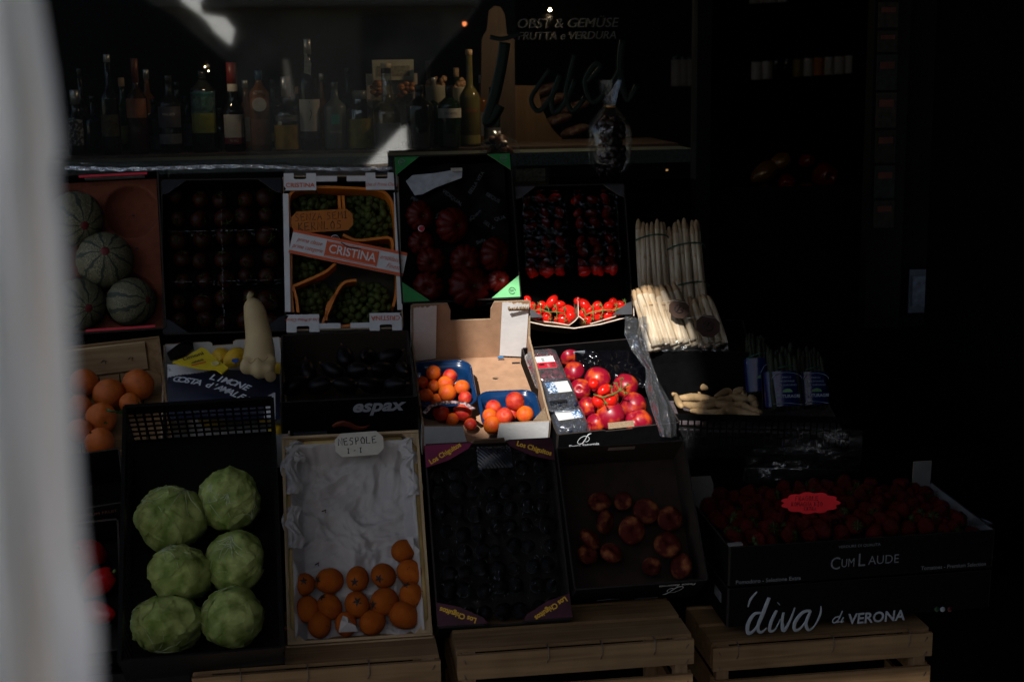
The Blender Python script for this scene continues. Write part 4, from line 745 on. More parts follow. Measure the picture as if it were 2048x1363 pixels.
# apricot box
fp_ = Frame((822, 628), (1040, 612), (1100, 838), (846, 852), MY, 24, .085)
fp_.l = fp_.px(925, 719, 0).y
def py_of(q): d = q-CAM; return 681.5-F_PX*d.dot(up)/d.dot(fw)
HB = .085
while py_of(fp_.W(0, fp_.l, HB)) > 606 and HB < .3: HB += .002
w_, l_, h_ = fp_.w, fp_.l, fp_.h; hp = fp_.px(991, 759, 0)
fw_ = [(-w_/2, 0), (w_/2, 0), (w_/2, h_), (.028, h_-.002), (.026, h_-.03), (.024, h_-.05), (-.045, h_-.05), (-.05, h_-.03), (-.055, h_-.004), (-w_/2, h_)]
carton(fp_, 'apricot_box', 'open brown cardboard box with torn white corner flaps and two blue apricot punnets', K['white'], K['kraft'], front=fw_, back=notch(w_, HB, .10, HB*.30), hb=HB, hf=h_, floor_hole=(hp.x, hp.y), sidewav=.006, th=.0045)
t = bpy.data.objects['apricot_box']
def torn(w__, h__, seed, side):
    r = random.Random(seed); P = [(0, 0), (w__, 0)]; n = 14
    for i in range(n+1): q = i/n; P.append((w__*(1-q), h__+(-q*.012 if side else -(1-q)*-.0)+r.uniform(-.003, .003)))
    return P
for sx, seed, ww in ((-1, 3, .058), (1, 5, .066)):
    b = B(); P = torn(ww, HB-.012, seed, 0); P = [(x if sx < 0 else -x, z) for x, z in P]; P = P if sx < 0 else P[::-1]
    b.prism(P, 0, .003, 0, 1, 2, T(sx*(w_/2-.001), l_-.012, .012) @ R(-sx*.15, 'Z') @ MXZ)
    b.obj('corner_flap', [K['white'], K['kraft'], K['edge']], t, None)
    if sx > 0:
        b = B()
        for i in range(22): x = w_/2-.052+i*.0022; b.tube([(x, l_-.018, HB-.012), (x+random.uniform(-.002, .002), l_-.022, HB-.006+random.uniform(0, .006)), (x+.002, l_-.02, HB-.014)], .0016, 4)
        b.obj('torn_edge', K['edge'], t)
b = B(); b.box((w_/2-.066, l_-.016, .014), (.014, .004, .004)); b.obj('blue_mark', mat('blue_ink', (.03, .2, .45), .5), t)
b = B(); b.box((w_/2-.028, l_-.030, .0052), (.020, .006, .001), 0, None); b.obj('slot', K['ink'], t)
# right front torn corner fold
b = B(); b.add([(w_/2-.002, .0, h_), (w_/2-.002, .055, h_-.005), (w_/2-.035, .012, h_-.008), (w_/2-.035, .010, h_-.012), (w_/2-.002, .06, h_-.01)], [(0, 2, 1), (1, 2, 3, 4), (0, 1, 2)], [0, 0, 0]); b.obj('front_corner_fold', [K['edge']], t)
b = B(); b.prism([(-.048, 0), (.026, 0), (.022, .035), (-.044, .035)], 0, .003, 0, 0, 0, T(-.006, -.012, .004) @ R(.0, 'X') @ MXZ); b.obj('folded_flap', [mat('kraft_dark', (.16, .10, .06), .85, .15)], t)
def rrect(w, l, r, n=5):
    P = []
    for cx, cy, a0 in ((w/2-r, l/2-r, 0), (-w/2+r, l/2-r, pi/2), (-w/2+r, -l/2+r, pi), (w/2-r, -l/2+r, 1.5*pi)):
        for k in range(n+1): a = a0+pi/2*k/n; P.append((cx+r*cos(a), cy+r*sin(a)))
    return P
def tray(name, label, cat, M, w, l, h, m, flare=.85, lip=.006, group=None, rim=None):
    t = thing(name, label, cat, M, group); b = B(); rings = []
    for s, z in ((flare*.0, .003), (flare, .003), (.95, h*.6), (1.0, h), (1.0+2*lip/w, h), (1.0+2*lip/w, h-.003), (.985, h-.002), (.93, h*.5), (flare*.98, .0)): rings.append([(x*s, y*s, z) for x, y in rrect(w, l, min(w, l)*.22)])
    n = len(rings[0]); vs = [v for r in rings for v in r]; fs = []
    for j in range(len(rings)-1):
        for k in range(n): fs.append((j*n+k, j*n+(k+1) % n, (j+1)*n+(k+1) % n, (j+1)*n+k))
    fs.append(tuple((len(rings)-1)*n+k for k in range(n)))
    b.add(vs, fs, 0, True); b.obj('shell', m, t)
    if rim: B().tube([(x*(1+2*lip/w), y*(1+2*lip/w), h-.001) for x, y in rrect(w, l, min(w, l)*.22)]+[(rrect(w, l, min(w, l)*.22)[0][0]*(1+2*lip/w), rrect(w, l, min(w, l)*.22)[0][1], h-.001)], .0022, 6).obj('lip', rim, t)
    return t
RM = lambda f: f.M.to_3x3().to_4x4()
p = fp_.px(886, 786, .03); tray('blue_punnet', 'blue plastic punnet heaped with apricots on the left of the open box', 'punnet', fp_.M @ T(p.x, p.y, .006), .135, .165, .055, K['blue'], rim=K['blue'])
p = fp_.px(1020, 840, .03); tray('blue_punnet', 'blue plastic punnet of apricots on the right of the open box', 'punnet', fp_.M @ T(p.x+.0, p.y+.01, .006), .128, .13, .05, K['blue'], rim=K['blue'])
AP = [(867, 746, 16.5, 0, .066, 'topmost of the left punnet'), (845, 764, 12.5, 0, .055, 'at the left wall of the left punnet'), (868, 772, 13, 0, .05, 'sunk in the middle of the left punnet'), (900, 753, 15.5, 1, .066, 'redder one at the upper right of the left punnet'), (891, 768, 17.5, 0, .075, 'sunlit one in the middle of the left punnet'), (924, 774, 15, 0, .07, 'bright one at the right rim of the left punnet'), (895, 785, 18, 0, .085, 'large one at the front of the left punnet'), (930, 795, 14, 1, .07, 'crimson one at the right front of the left punnet'), (852, 790, 14.5, 0, .065, 'at the lower left of the left punnet'), (873, 799, 12.5, 0, .06, 'small one at the front of the left punnet'),
      (882, 824, 18, 1, .04, 'shaded one left, behind the front wall'), (925, 822, 20, 1, .04, 'shaded one right, behind the front wall'), (941, 848, 13, 1, .03, 'dark one in the handle gap on the left'), (905, 838, 14, 0, .03, 'dim one low behind the front wall'),
      (987, 815, 16.5, 1, .06, 'crimson one at the back left of the right punnet'), (1025, 827, 14, 1, .055, 'tucked behind the big red one of the right punnet'), (980, 833, 17, 0, .055, 'orange one at the left of the right punnet'), (1009, 832, 18, 1, .07, 'red one in the centre of the right punnet'), (1030, 802, 19.5, 1, .085, 'big rosy red one on top of the right punnet'), (1050, 828, 18, 0, .065, 'bright orange one at the right of the right punnet'), (984, 849, 19, 0, .06, 'large orange one at the front of the right punnet'), (1008, 853, 15, 1, .05, 'reddish one low in the handle gap on the right')]
for i, (x, y, r, red, h, s) in enumerate(AP):
    p = fp_.at(x, y, h); spawn('apricot_red' if red else 'apricot', 'apricot', 'apricot, '+s, 'apricot', T(*p) @ RM(fp_) @ (rrot() if i not in (5, 19) else R(-1.5, 'Z')) @ S(r*scale_at(p)), 'apricots in the open box')
fm_ = thing('punnet_band', 'dark printed paper edge of the shaded front apricot punnet', 'band', fp_.M)
pts = [fp_.px(x, y, .088) for x, y in ((848, 826), (860, 812), (880, 805), (905, 803), (930, 806), (948, 818))]; b = B(); b.tube(pts, .006, 6, 0, None, flat=(2, .25)); b.obj('strip', mat('floral_band', (.42, .30, .30), .5, .8, 160, thr=(.45, .55), col2=(.06, .04, .04)), fm_)
# nectarine box
fn_ = Frame((1052, 692), (1262, 682), (1368, 850), (1106, 860), MY, 22, .09)
w_, l_, h_ = fn_.w, fn_.l, fn_.h
carton(fn_, 'nectarine_box', 'black box with a white loop emblem holding sunlit nectarines, berry packs and vine tomatoes', K['black'], K['black'], front=notch(w_, h_, .065, .004))
t = bpy.data.objects['nectarine_box']
def emblem(b, M, s):
    P = []; n = 26
    for i in range(n): a = i/(n-1); th_ = -2.3+a*6.6; P.append((s*(.42*cos(th_)*(1-.1*a)), s*(.55*sin(th_*1.0)*cos(th_*.5)*.9), 0))
    L = [(-.55, -.1), (-.62, -.3), (-.5, -.5), (-.2, -.5), (.0, -.25), (.12, .0), (.2, .25), (.38, .45), (.6, .5)]; b.tube([q*s for q in smooth(L)], smooth1([.05*s*(1-.5*abs(i/4-1)) for i in range(9)]), 6, 0, M, flat=None)
    L = [(-.55, -.1), (-.4, .12), (-.1, .28), (.2, .25), (.42, .05), (.42, -.2), (.25, -.35), (.1, -.32)]; b.tube([q*s for q in smooth(L)], .03*s, 6, 0, M)
    L = [(.60, .52), (.35, .42), (.2, .2)]; b.tube([q*s for q in smooth(L)], smooth1([.02*s, .075*s, .04*s]), 6, 0, M)
b = B(); emblem(b, T(-w_*.285, -.0046, .072) @ MXZ @ S(1, 1, .15), .026); b.text('Pesca Saturnia', .0115, T(-w_*.285, -.0052, .054) @ MXZ, 0, 0, 1.1, .0002); b.obj('printed_emblem', K['inkw'], t)
b = B(); b.prism(notch(.062, .014), 0, .004, 0, 0, 0, T(.006, .002, h_-.002) @ R(-.7, 'X') @ MXZ); b.obj('grip_flap', K['edge'], t)
b = B(); b.box((.0, l_-.008, h_*.7), (.03, .003, .018)); b.obj('grey_label', mat('steel_label', (.22, .24, .27), .5, .2, 60), t)
b = B(); b.text('una', .014, T(-.01, l_-.007, h_*.4) @ MXZ, 0, .2); b.obj('printed_name', K['inkw'], t)
def bl_(u, v):
    p = fn_.px(1150+140*u, 700+75*v, .05+.012*noise.noise((u*6, v*4, 4))+.02*(1-v)); return p
b = B(); b.surf(bl_, 50, 30); b_ = b.obj('black_liner', K['bfilm'], None, fn_.M); tag(b_, 'crinkled glossy black film behind the nectarines', 'film')
NE = [(1138, 711, 21, .05, 'at the back beside the raspberries'), (1148, 744, 22, .055, 'bright red one beside the raspberry pack'), (1161, 779, 22, .05, 'dark one between the blueberry pack and the tomatoes'), (1176, 813, 20, .05, 'orange speckled one by the lower blueberry pack'), (1192, 846, 21, .045, 'red one at the front left wall'), (1195, 760, 27, .055, 'large speckled one behind the tomatoes'), (1251, 773, 26, .055, 'large dark red one at the right rear'), (1211, 798, 27, .04, 'under the vine tomatoes'), (1266, 812, 28, .055, 'large dark one with yellow edge on the right'), (1221, 830, 30, .06, 'large glossy one at the front middle'), (1277, 845, 27, .05, 'deep crimson one in the front right')]
for i, (x, y, r, h, s) in enumerate(NE):
    p = fn_.at(x, y, h); spawn('nectarine', 'nectarine', 'nectarine, '+s, 'nectarine', T(*p) @ RM(fn_) @ rrot() @ S(r*scale_at(p)), 'nectarines in the black box')
tv = thing('tomato_vine', 'small truss of four red tomatoes lying on top of the nectarines', 'tomatoes', I4)
for x, y, r, h, L in ((1187, 767, 11, .10, 0), (1209, 779, 13, .10, 1), (1197, 802, 14, .095, 0), (1221, 800, 13.5, .10, 0)):
    p = fn_.at(x, y, h); kid(mplum if L else mround, 'tomato', tv, T(*p) @ RM(fn_) @ (R(1.9, 'Z') @ R(1.3, 'X') if L else R(.3, 'X')) @ S(r*scale_at(p)))
b = B(); pts = [fn_.at(x, y, .118) for x, y in ((1187, 788), (1205, 794), (1225, 789), (1240, 780), (1252, 772))]; b.tube(pts, [.0016, .002, .0022, .002, .0014], 7)
for i, (x, y) in ((1, (1212, 806)), (2, (1222, 772)), (3, (1244, 756)), (4, (1256, 768)), (3, (1252, 785)), (3, (1232, 766))):
    q_ = fn_.at(x, y, .118); b.tube([pts[i], q_], [.0016, .0011], 5)
    for k in range(5): a = k*1.256; b.tube([q_, q_+fn_.M.to_3x3() @ Vector((cos(a)*.008, sin(a)*.008, 0))], [.0013, .0004], 4)
b.obj('stalk', K['stalk'], tv)
# berry packs
def clam(label, quad, h, fill, contents, lab, n):
    P = [fn_.px(x, y, h) for x, y in quad]; c = sum(P, Vector())/4; ax = (P[1]-P[0]); w = (ax.length+(P[2]-P[3]).length)/2; ax.normalize(); l = ((P[0]-P[3]).length+(P[1]-P[2]).length)/2; ang = atan2(ax.y, ax.x)
    M = fn_.M @ T(c.x, c.y, h-.05) @ R(ang, 'Z'); t = tray('berry_pack', label, 'berry pack', M, w*.93, l*.93, .03, K['pack'], .9, .004)
    b = B(); rings = []
    for s, z in ((1.02, .03), (1.0, .034), (.93, .047), (.86, .050), (.6, .051), (0.0, .0515)): rings.append([(x*s, y*s, z) for x, y in rrect(w*.93, l*.93, min(w, l)*.2)])
    m_ = len(rings[0]); b.add([v for r in rings for v in r], [(j*m_+k, j*m_+(k+1) % m_, (j+1)*m_+(k+1) % m_, (j+1)*m_+k) for j in range(5) for k in range(m_)], 0, True); b.obj('lid', K['pack'], t)
    b = B(); pts = []
    for _ in range(n*30):
        if len(pts) >= n: break
        q = Vector((random.uniform(-w*.40, w*.40), random.uniform(-l*.40, l*.40), random.uniform(.018, .038)))
        if all((q-o).length > .0125 for o in pts): pts.append(q)
    for q in pts: b.ball(.0085, 9, 6, 0, T(*q) @ rrot() @ S(1, 1, 1.1 if fill == 'berry' else .9))
    b.obj('berries', skin[fill], t); return t, w, l
t, w, l = clam('clear pack of raspberries with a white and red label', ((1056, 694), (1120, 689), (1133, 757), (1068, 766)), .11, 'berry', 0, 0, 60)
def plab(t, M, w, l, parts):
    b = B(); b.box((0, 0, 0), (w, l, .0008), 0, M); b.obj('label', K['white'], t)
    for (x, y, a, c), m in parts: b = B(); b.box((x*w, y*l, .0007), (a*w, c*l, .0008), 0, M); b.obj('label_print', m, t)
M = T(-.004, .0, .0530) @ R(.0, 'Z'); plab(t, M, .047, .052, [((0, -.26, 1, .48), mat('raspberry_red', (.45, .012, .03), .45, .05)), ((-.25, -.2, .28, .16), K['ink']), ((.35, -.25, .2, .4), mat('red_white_print', (.6, .2, .2), .5, .5, 500, thr=(.45, .55), col2=(.4, .01, .02))), ((.08, -.28, .12, .3), mat('pinkish', (.6, .25, .25), .5, .3, 600)), ((-.1, .2, .14, .3), mat('label_grey_print', (.35, .4, .38), .5, .3, 700))])
bw = mat('blue_white_print', (.02, .09, .22), .45, .3, 230, thr=(.5, .54), col2=(.6, .65, .7))
t, w, l = clam('clear pack of blueberries in the middle of the berry stack', ((1082, 752), (1142, 748), (1160, 800), (1092, 812)), .115, 'blueb', 0, 0, 50)
plab(t, T(-.002, .004, .0530) @ R(.06, 'Z'), .056, .044, [((-.30, 0, .4, 1), bw)])
t, w, l = clam('clear pack of blueberries at the front of the berry stack', ((1098, 808), (1164, 803), (1184, 851), (1108, 861)), .085, 'blueb', 0, 0, 50)
plab(t, T(-.002, .004, .0530) @ R(.10, 'Z'), .060, .044, [((.32, 0, .36, 1), bw)])
b = B(); p = fn_.px(1117, 793, .13); b.box((p.x, p.y, .117), (.042, .006, .003)); o = b.obj('black_strip', K['ink']); o.parent = bpy.data.objects['berry_pack.001']; o.matrix_world = fn_.M @ T(0, 0, 0)
# transparent bag between nectarines and asparagus
def bag(u, v):
    y = 632+v*238; xl = [1262, 1255, 1275, 1292, 1300, 1305, 1312][min(6, int(v*6.999))]; f_ = v*6-int(v*6)
    X0 = [1250, 1248, 1262, 1290, 1290, 1298, 1310, 1320]; X1 = [1292, 1290, 1296, 1308, 1322, 1340, 1352, 1352]; i = min(6, int(v*7)); f_ = v*7-i
    x0 = X0[i]*(1-f_)+X0[i+1]*f_; x1 = X1[i]*(1-f_)+X1[i+1]*f_; Y = 3.40-.30*v; p = at(x0+(x1-x0)*u, y, Y); return p+Vector((0, -.02*sin(pi*u)-.012*sin(u*14+v*6)*.6+.01*noise.noise((u*4, v*9, 0)), .004*noise.noise((u*9, v*9, 3))))
b = B(); b.surf(bag, 30, 60); tag(b.obj('plastic_bag', clear('bag_film', (.62, .70, .84), .08, .12, 1.0, 50, .03)), 'crumpled bluish clear bag hanging between the nectarines and the asparagus', 'bag')
def sheet(u, v):
    p = at(1262+u*190, 600+v*98+6*sin(u*12), 3.385-.03*v-.01*sin(u*3)); 
    return p+Vector((0, .008*noise.noise((u*12, v*5, 0)), .006*noise.noise((u*10, v*6, 5))))
b = B(); b.surf(lambda u, v: at(1266+u*190+(1-v)*0, 676+v*26, 3.37)+Vector((0, .01*noise.noise((u*15, v*3, 0)), .006*noise.noise((u*20, v*3, 5)))), 60, 8); tag(b.obj('clear_wrap', K['film']), 'strip of clear film around the foot of the white asparagus', 'film')
# roots and green asparagus in a black basket crate
fx = Frame((1325, 742), (1640, 722), (1690, 822), (1345, 840), 3.2, 8, .085)
def basket(fr, name, label, rows=3, solid_front=False, h=None, m=None, holes=.011, bar=.004, solid_rim=.014):
    t = thing(name, label, 'crate', fr.M); w, l, h = fr.w, fr.l, fr.h; m = m or K['bplast']; th = .004
    B().box((0, l/2, th/2), (w, l, th)).obj('floor', m, t)
    def lattice(L, M, nm):
        b = B(); b.box((L/2, h-solid_rim/2, 0), (L, solid_rim, th+.004)); b.box((L/2, .004, 0), (L, .008, th)); n = int(L/(holes+bar)); z0, z1 = .008, h-solid_rim
        for i in range(n+1): b.box((L*i/n, (z0+z1)/2, 0), (bar, z1-z0, th-.0006))
        for j in range(1, rows): b.box((L/2, z0+(z1-z0)*j/rows, 0), (L, bar, th-.0012))
        b.obj(nm, m, t, M)
    (B().box((0, 0, h/2), (w, th, h)).obj('end_panel', m, t) if solid_front else lattice(w, T(-w/2, 0, 0) @ MXZ, 'end_panel')); lattice(w, T(-w/2, l, 0) @ MXZ, 'end_panel'); lattice(l, T(-w/2, 0, 0) @ MYZ, 'side_panel'); lattice(l, T(w/2, 0, 0) @ MYZ, 'side_panel')
    return t
basket(fx, 'root_crate', 'black lattice crate of pale roots and blue-labelled green asparagus', 3)
b = B(); b.box((0, fx.l/2, fx.h*.45), (fx.w-.02, fx.l-.02, .004)); b.obj('pad', mat('pad_pink', (.07, .055, .06), .8, .4, 90), bpy.data.objects['root_crate'])
RT = [(1350, 772, 1400, 792, 9), (1352, 793, 1440, 800, 9), (1395, 782, 1500, 800, 9), (1440, 765, 1480, 790, 10), (1475, 775, 1500, 795, 11), (1360, 808, 1430, 812, 8), (1400, 815, 1465, 795, 8), (1425, 833, 1490, 802, 8), (1440, 820, 1520, 830, 9), (1470, 806, 1525, 826, 8), (1380, 822, 1450, 826, 8), (1405, 803, 1475, 812, 8), (1390, 768, 1440, 778, 8), (1500, 790, 1512, 812, 9), (1430, 790, 1490, 775, 8), (1345, 785, 1365, 815, 7)]
for i, (x0, y0, x1, y1, r) in enumerate(RT):
    z = .075 if i > 4 else .06; P = [fx.at(x0+(x1-x0)*k/6, y0+(y1-y0)*k/6+2*sin(k*1.3+i), z+.006*sin(k+i)) for k in range(7)]; s = r*scale_at(P[0]); b = B(); b.tube(P, [s*.35, s*.8, s, s*.95, s*1.02, s*.85, s*.4], 12)
    tag(b.obj('pale_root', skin['root']), 'knobbly pale root pointing %s, number %s from the left in the lattice crate' % (['lower right', 'level', 'upper right'][0 if y1 > y0+8 else (2 if y1 < y0-8 else 1)], ['one', 'two', 'three', 'four', 'five', 'six', 'seven', 'eight', 'nine', 'ten', 'eleven', 'twelve', 'thirteen', 'fourteen', 'fifteen', 'sixteen'][sorted(range(16), key=lambda q: RT[q][0]+RT[q][2]).index(i)]), 'root', 'pale roots in the lattice crate')
for (x, y, ht, W0, Y, lb) in ((1566, 818, 126, 66, 3.22, 'front middle bunch of green asparagus with a blue label'), (1625, 815, 118, 56, 3.24, 'right-hand bunch of green asparagus with a blue label'), (1518, 788, 120, 50, 3.36, 'rear left bunch of green asparagus with a blue label and green band')):
    t, L, W_ = aspbunch(lb, (x, y), (x-8, y-ht), W0*.86, 6, Y, Y+.05, (.62,), rows=3, gs=True)
    rad = W_*.64; b = B(); n = 20; Hl = L*.55
    lab = lambda u, v: (rad*cos(pi*(1-u))*1.08, .65*rad*sin(-pi*(1-u))*-1-.004 if 0 else -.0, 0)
    def lf2(u, v): a = pi*(1-u); return (rad*1.08*cos(a), (rad*.85*sin(a)+.004), .004+v*(Hl+.012*sin(pi*u)))
    b.surf(lf2, 20, 6); b.surf(lambda u, v: (rad*1.08*cos(pi*(1+u)), -rad*.7*sin(pi*u)*1.0-.01, .004+v*Hl), 20, 4); b.obj('label_sleeve', mat('blue_label', (.004, .009, .055), .25, .15, 40, .2, 40, .3), t)
    yo = rad*.85+.0065
    # outward side of a bunch is +y or -y depending on its frame; print on the viewer's side
    fy = 1 if (t.matrix_world.to_3x3() @ Vector((0, 1, 0))).dot(CAM-t.matrix_world.translation) > 0 else -1
    MT = (T(0, fy*(yo if fy > 0 else rad*.7+.012), 0) @ (Matrix(((-1, 0, 0, 0), (0, 0, 1, 0), (0, 1, 0, 0), (0, 0, 0, 1))) if fy > 0 else MXZ))
    b = B(); 
    if lb[0] != 'r' or 'right' in lb:
        b.text('FUTURAGRI', .0105, MT @ T(.002, Hl*.32, 0), 0, .1, 1.0, .0003)
        for k, s in enumerate(('PARCO', 'NAZIONALE', 'DEL GARGANO')): b.text(s, .0062, MT @ T(0, Hl*(.86-.11*k), 0), 0, 0, 1.1)
        b.tube([(rad*.85*cos(pi*q/12), Hl*.82+Hl*.18*sin(pi*q/12), 0) for q in range(13)], .0006, 5, 0, MT)
        b.tube([(rad*(-.85+1.7*q/8), Hl*.10+.003*sin(q*.5), 0) for q in range(9)], .0006, 5, 0, MT)
    else: b.tube([(x_*rad, z_*Hl, 0) for x_, z_ in ((.7, .9), (.2, .8), (-.1, .6), (.1, .35), (.1, .1), (.7, .1))], .0009, 5, 0, MT)
    b.obj('lettering', mat('label_white', (.20, .23, .30), .5, .1), t)
    b = B(); b.prism([(.012*cos(q*pi/6), .0065*max(0, sin(q*pi/6))) for q in range(7)]+[(-.012, -.002), (.012, -.002)], 0, .0004, 0, 0, 0, MT @ T(0, Hl*.46, 0)); b.obj('emblem', mat('label_green', (.10, .22, .10), .5, .3, 200), t)
def wrapf(u, v):
    p = fx.W(-fx.w/2-.02+u*(fx.w+.05), -.012-.010*sin(v*3+u*7)-.006*noise.noise((u*12, v*4, 1)), fx.h*.7-v*(fx.h*.7+.075+.02*sin(u*5))); return p
b = B(); b.surf(wrapf, 80, 16); tag(b.obj('clear_wrap', K['film']), 'wrinkled clear film hanging below the front of the lattice crate', 'film')
fz = Frame((1318, 900), (1660, 880), (1675, 925), (1330, 945), 3.22, 5, .10)
carton(fz, 'support_crate', 'dark empty crate under the lattice crate of roots', K['black'], K['black'])
# ============================================================ BOTTOM ROW
BY, BT_ = 2.75, 56
fcab = Frame((248, 806), (545, 800), (563, 1298), (240, 1314), 2.60, 47, .16)
basket(fcab, 'cabbage_crate', 'black lattice crate holding six pale green cabbages', 6, True, holes=.012, bar=.004, solid_rim=.03)
def cabf(seed):
    o = random.Random(seed).uniform(0, 50)
    def f(p):
        q = p.copy(); n1 = noise.noise(p*1.4+Vector((o, 0, 0))); a = atan2(p.y, p.x)
        rid = 0
        for k, (dx, dy, dz, ph) in enumerate(((.9, .3, .3, 0), (-.5, .8, .2, 2), (-.4, -.9, .1, 4), (.2, .1, 1, 1))):
            d = p.dot(Vector((dx, dy, dz)).normalized()); s = (d*2.4+ph+.3*noise.noise(p*2+Vector((o, k, 0)))) % 1.0; rid += (s**5)*.030
        v = .005*abs(noise.noise(p*4+Vector((0, o, 0))))
        return Vector((q.x, q.y, q.z*.86))*(1+.13*n1+rid-v)
    return f
def leafm2(p, o): return 0
lv = mat('lettuce_vein', (.38, .43, .24), .5, .2, 12, .3, 60)
CB = [(343, 1036, 68, 64, 'upper left cabbage with an angular outline'), (461, 999, 58, 62, 'upper right cabbage, the highest of the six'), (361, 1146, 63, 55, 'middle left cabbage with ruffled edges'), (470, 1122, 57, 60, 'middle right cabbage with a horizontal fold'), (335, 1246, 70, 54, 'bottom left cabbage, the widest'), (464, 1233, 60, 57, 'bottom right cabbage with a rumpled leaf')]
for i, (x, y, rx, ry, s) in enumerate(CB):
    p = fcab.at(x, y, .08); sc_ = scale_at(p); t = thing('cabbage', s+' in the black lattice crate', 'cabbage', T(*p) @ RM(fcab) @ R(random.uniform(-.4, .4), 'X') @ R(random.uniform(-.4, .4), 'Y'), 'pale green cabbages'); b = B(); f = cabf(i)
    b.ball(1, 72, 44, fn=f, M=S(rx*sc_, ry*sc_*1.02, rx*sc_)); b.obj('head', skin['lett'], t)
    # wrapping leaves: curved shells with ragged edges, standing a few millimetres off the head
    for k in range(6):
        rr = random.Random(i*10+k); ax_ = Vector((rr.uniform(-1, 1), rr.uniform(-1, 1), rr.uniform(-.3, .9))).normalized(); e1 = ax_.orthogonal().normalized(); e2 = ax_.cross(e1); spanr = rr.uniform(.75, 1.15)
        def sh(u, v, ax_=ax_, e1=e1, e2=e2, spanr=spanr, k=k, f=f):
            a = 2*pi*u; q = spanr*v*(1+.10*noise.noise((cos(a)*2, sin(a)*2, k+i))); d = ax_*cos(q)+(e1*cos(a)+e2*sin(a))*sin(q); d = f(d.normalized()); lift = 1.008+.028*v**6+.020*v**4*sin(a*9+k)+.007*abs(sin(a*3.5+k))*v
            return Vector((d.x*rx*sc_, d.y*ry*sc_*1.02, d.z*rx*sc_))*lift
        B().surf(sh, 60, 14).obj('outer_leaf', skin['lett'], t)
        b = B()
        for m_ in range(5 if k % 2 else 0):
            a = m_*2*pi/5*.45-1
            pts = [sh((.5+a*.16*(.35+v)) % 1, v)*1.004 for v in [q/8*.95+.03 for q in range(9)]]; b.tube(pts, [.0013*(1-q/11) for q in range(9)], 5, 0)
        if b.v: b.obj('leaf_veins', lv, t)
# loquat crate
fq = Frame((568, 880), (832, 862), (858, 1262), (582, 1284), BY, BT_, .085)
woodcrate(fq, 'loquat_crate', 'shallow pale wooden crate lined with white paper, a third full of loquats', K['wcy'], K['wcrate'], th=.006)
t = bpy.data.objects['loquat_crate']; w_, l_, h_ = fq.w, fq.l, fq.h
b = B(); b.box((0, -.010, h_*.5+.004), (w_+.018, .008, h_*.62)); b.obj('front_slat', K['wcrate'], t)
b = B(); 
for x in (-w_/2+.008, w_/2-.008): b.tube([(x, -.0145, h_*.45), (x, -.0155, h_*.6)], .0012, 5)
b.obj('staple', K['steel'], t)
for x in (-1, 1): b = B(); b.tube([(x*(w_/2-.006), .01, h_*.80), (x*(w_/2-.006), l_-.02, h_*.80)], .0075, 10); b.obj('side_rail', mat('yellow_wood', (.50, .36, .14), .6, .15, 20), t)
b = B(); b.tube([(-w_/2+.03, l_-.008, h_*.75), (w_/2-.03, l_-.008, h_*.75)], .008, 10); b.obj('top_rail', mat('yellow_wood', (.5, .36, .14)), t)
def fold(u, v):
    x = (u-.5)*(w_-.020); y = .006+v*(l_-.022); e = min(u, 1-u)*(w_)
    q = Vector((u*3.2, v*4.6, 0)); w2 = q+Vector((noise.noise(q*.8), noise.noise(q*.8+Vector((9, 0, 0))), 0))*.6
    z = .012+.026*noise.voronoi(w2*1.1)[0][0]+.017*noise.voronoi(w2*2.3+Vector((3, 3, 0)))[0][0]+.008*noise.voronoi(w2*5)[0][0]+.006*noise.noise(q)
    side = max(0, 1-e/.026); top = max(0, 1-(1-v)*l_/.04)
    z += (.055+.008*sin(v*23))*side**1.1+(.05+.01*sin(u*15))*top**1.3+.002*noise.noise((u*22, v*24, 1)); return (x, y, min(z, h_+.004))
pt = thing('lining_paper', 'crumpled white tissue paper lining the loquat crate', 'paper', fq.M); b = B(); b.surf(fold, 110, 150); b.obj('sheet', K['paper'], pt)
for cx, cy, a_ in ((w_/2-.02, l_-.035, .7), (-w_/2+.02, l_-.03, -.5), (w_/2-.015, l_*.78, .2), (-w_/2+.012, l_*.82, 0), (-w_/2+.012, l_*.55, .1)):
    o_ = random.uniform(0, 9); B().surf(lambda u, v: Vector((cx+(u-.5)*.035+.006*sin(v*7), cy+(v-.5)*.09*(1 if abs(cx) > w_/2-.018 else .5), h_-.012+.016*sin(pi*u)+.010*noise.noise((u*4+o_, v*6, 2)))), 16, 24).obj('paper_fold', K['paper'], pt)
b = B()
for x, y, a_ in ((648, 1022, .3), (700, 1074, .9), (634, 1128, .5)):
    p = fq.px(x, y, .04); b.box((0, 0, 0), (.010, .0022, .0012), 0, T(p.x, p.y, .046) @ R(a_, 'Z')); b.box((0, 0, 0), (.005, .0016, .0012), 0, T(p.x+.003, p.y-.003, .046) @ R(a_+1.4, 'Z'))
b.obj('tear', K['brown'], pt)
LQ = [(608, 1168, 23.5, 0, 'second row down, against the left rail'), (660, 1161, 27, .9, 'second row down, second from left, its eye turned right'), (715, 1157, 25.5, .5, 'second row down, in the middle, with a dark scratch'), (767, 1150, 26, .55, 'second row down, fourth from left'), (820, 1143, 25.5, 1.6, 'second row down, at the right rail'), (806, 1101, 24, 2.2, 'lying alone at the top under a paper tuft'), (614, 1218, 24, 1.9, 'third row down, at the left rail'), (660, 1213, 26, .8, 'third row down, second from left'), (714, 1208, 26.5, .02, 'third row down, in the middle, its star eye facing us'), (770, 1202, 28, .9, 'third row down, large one right of the star-eyed one'), (824, 1191, 25.5, .8, 'third row down, at the right rail'), (639, 1249, 24, 1.5, 'bottom row, leftmost'), (692, 1246, 23, 1.8, 'bottom row, half covered by torn paper'), (744, 1244, 25.5, 2.0, 'bottom row, third from left'), (806, 1229, 29, 1.9, 'bottom row, big one at the right')]
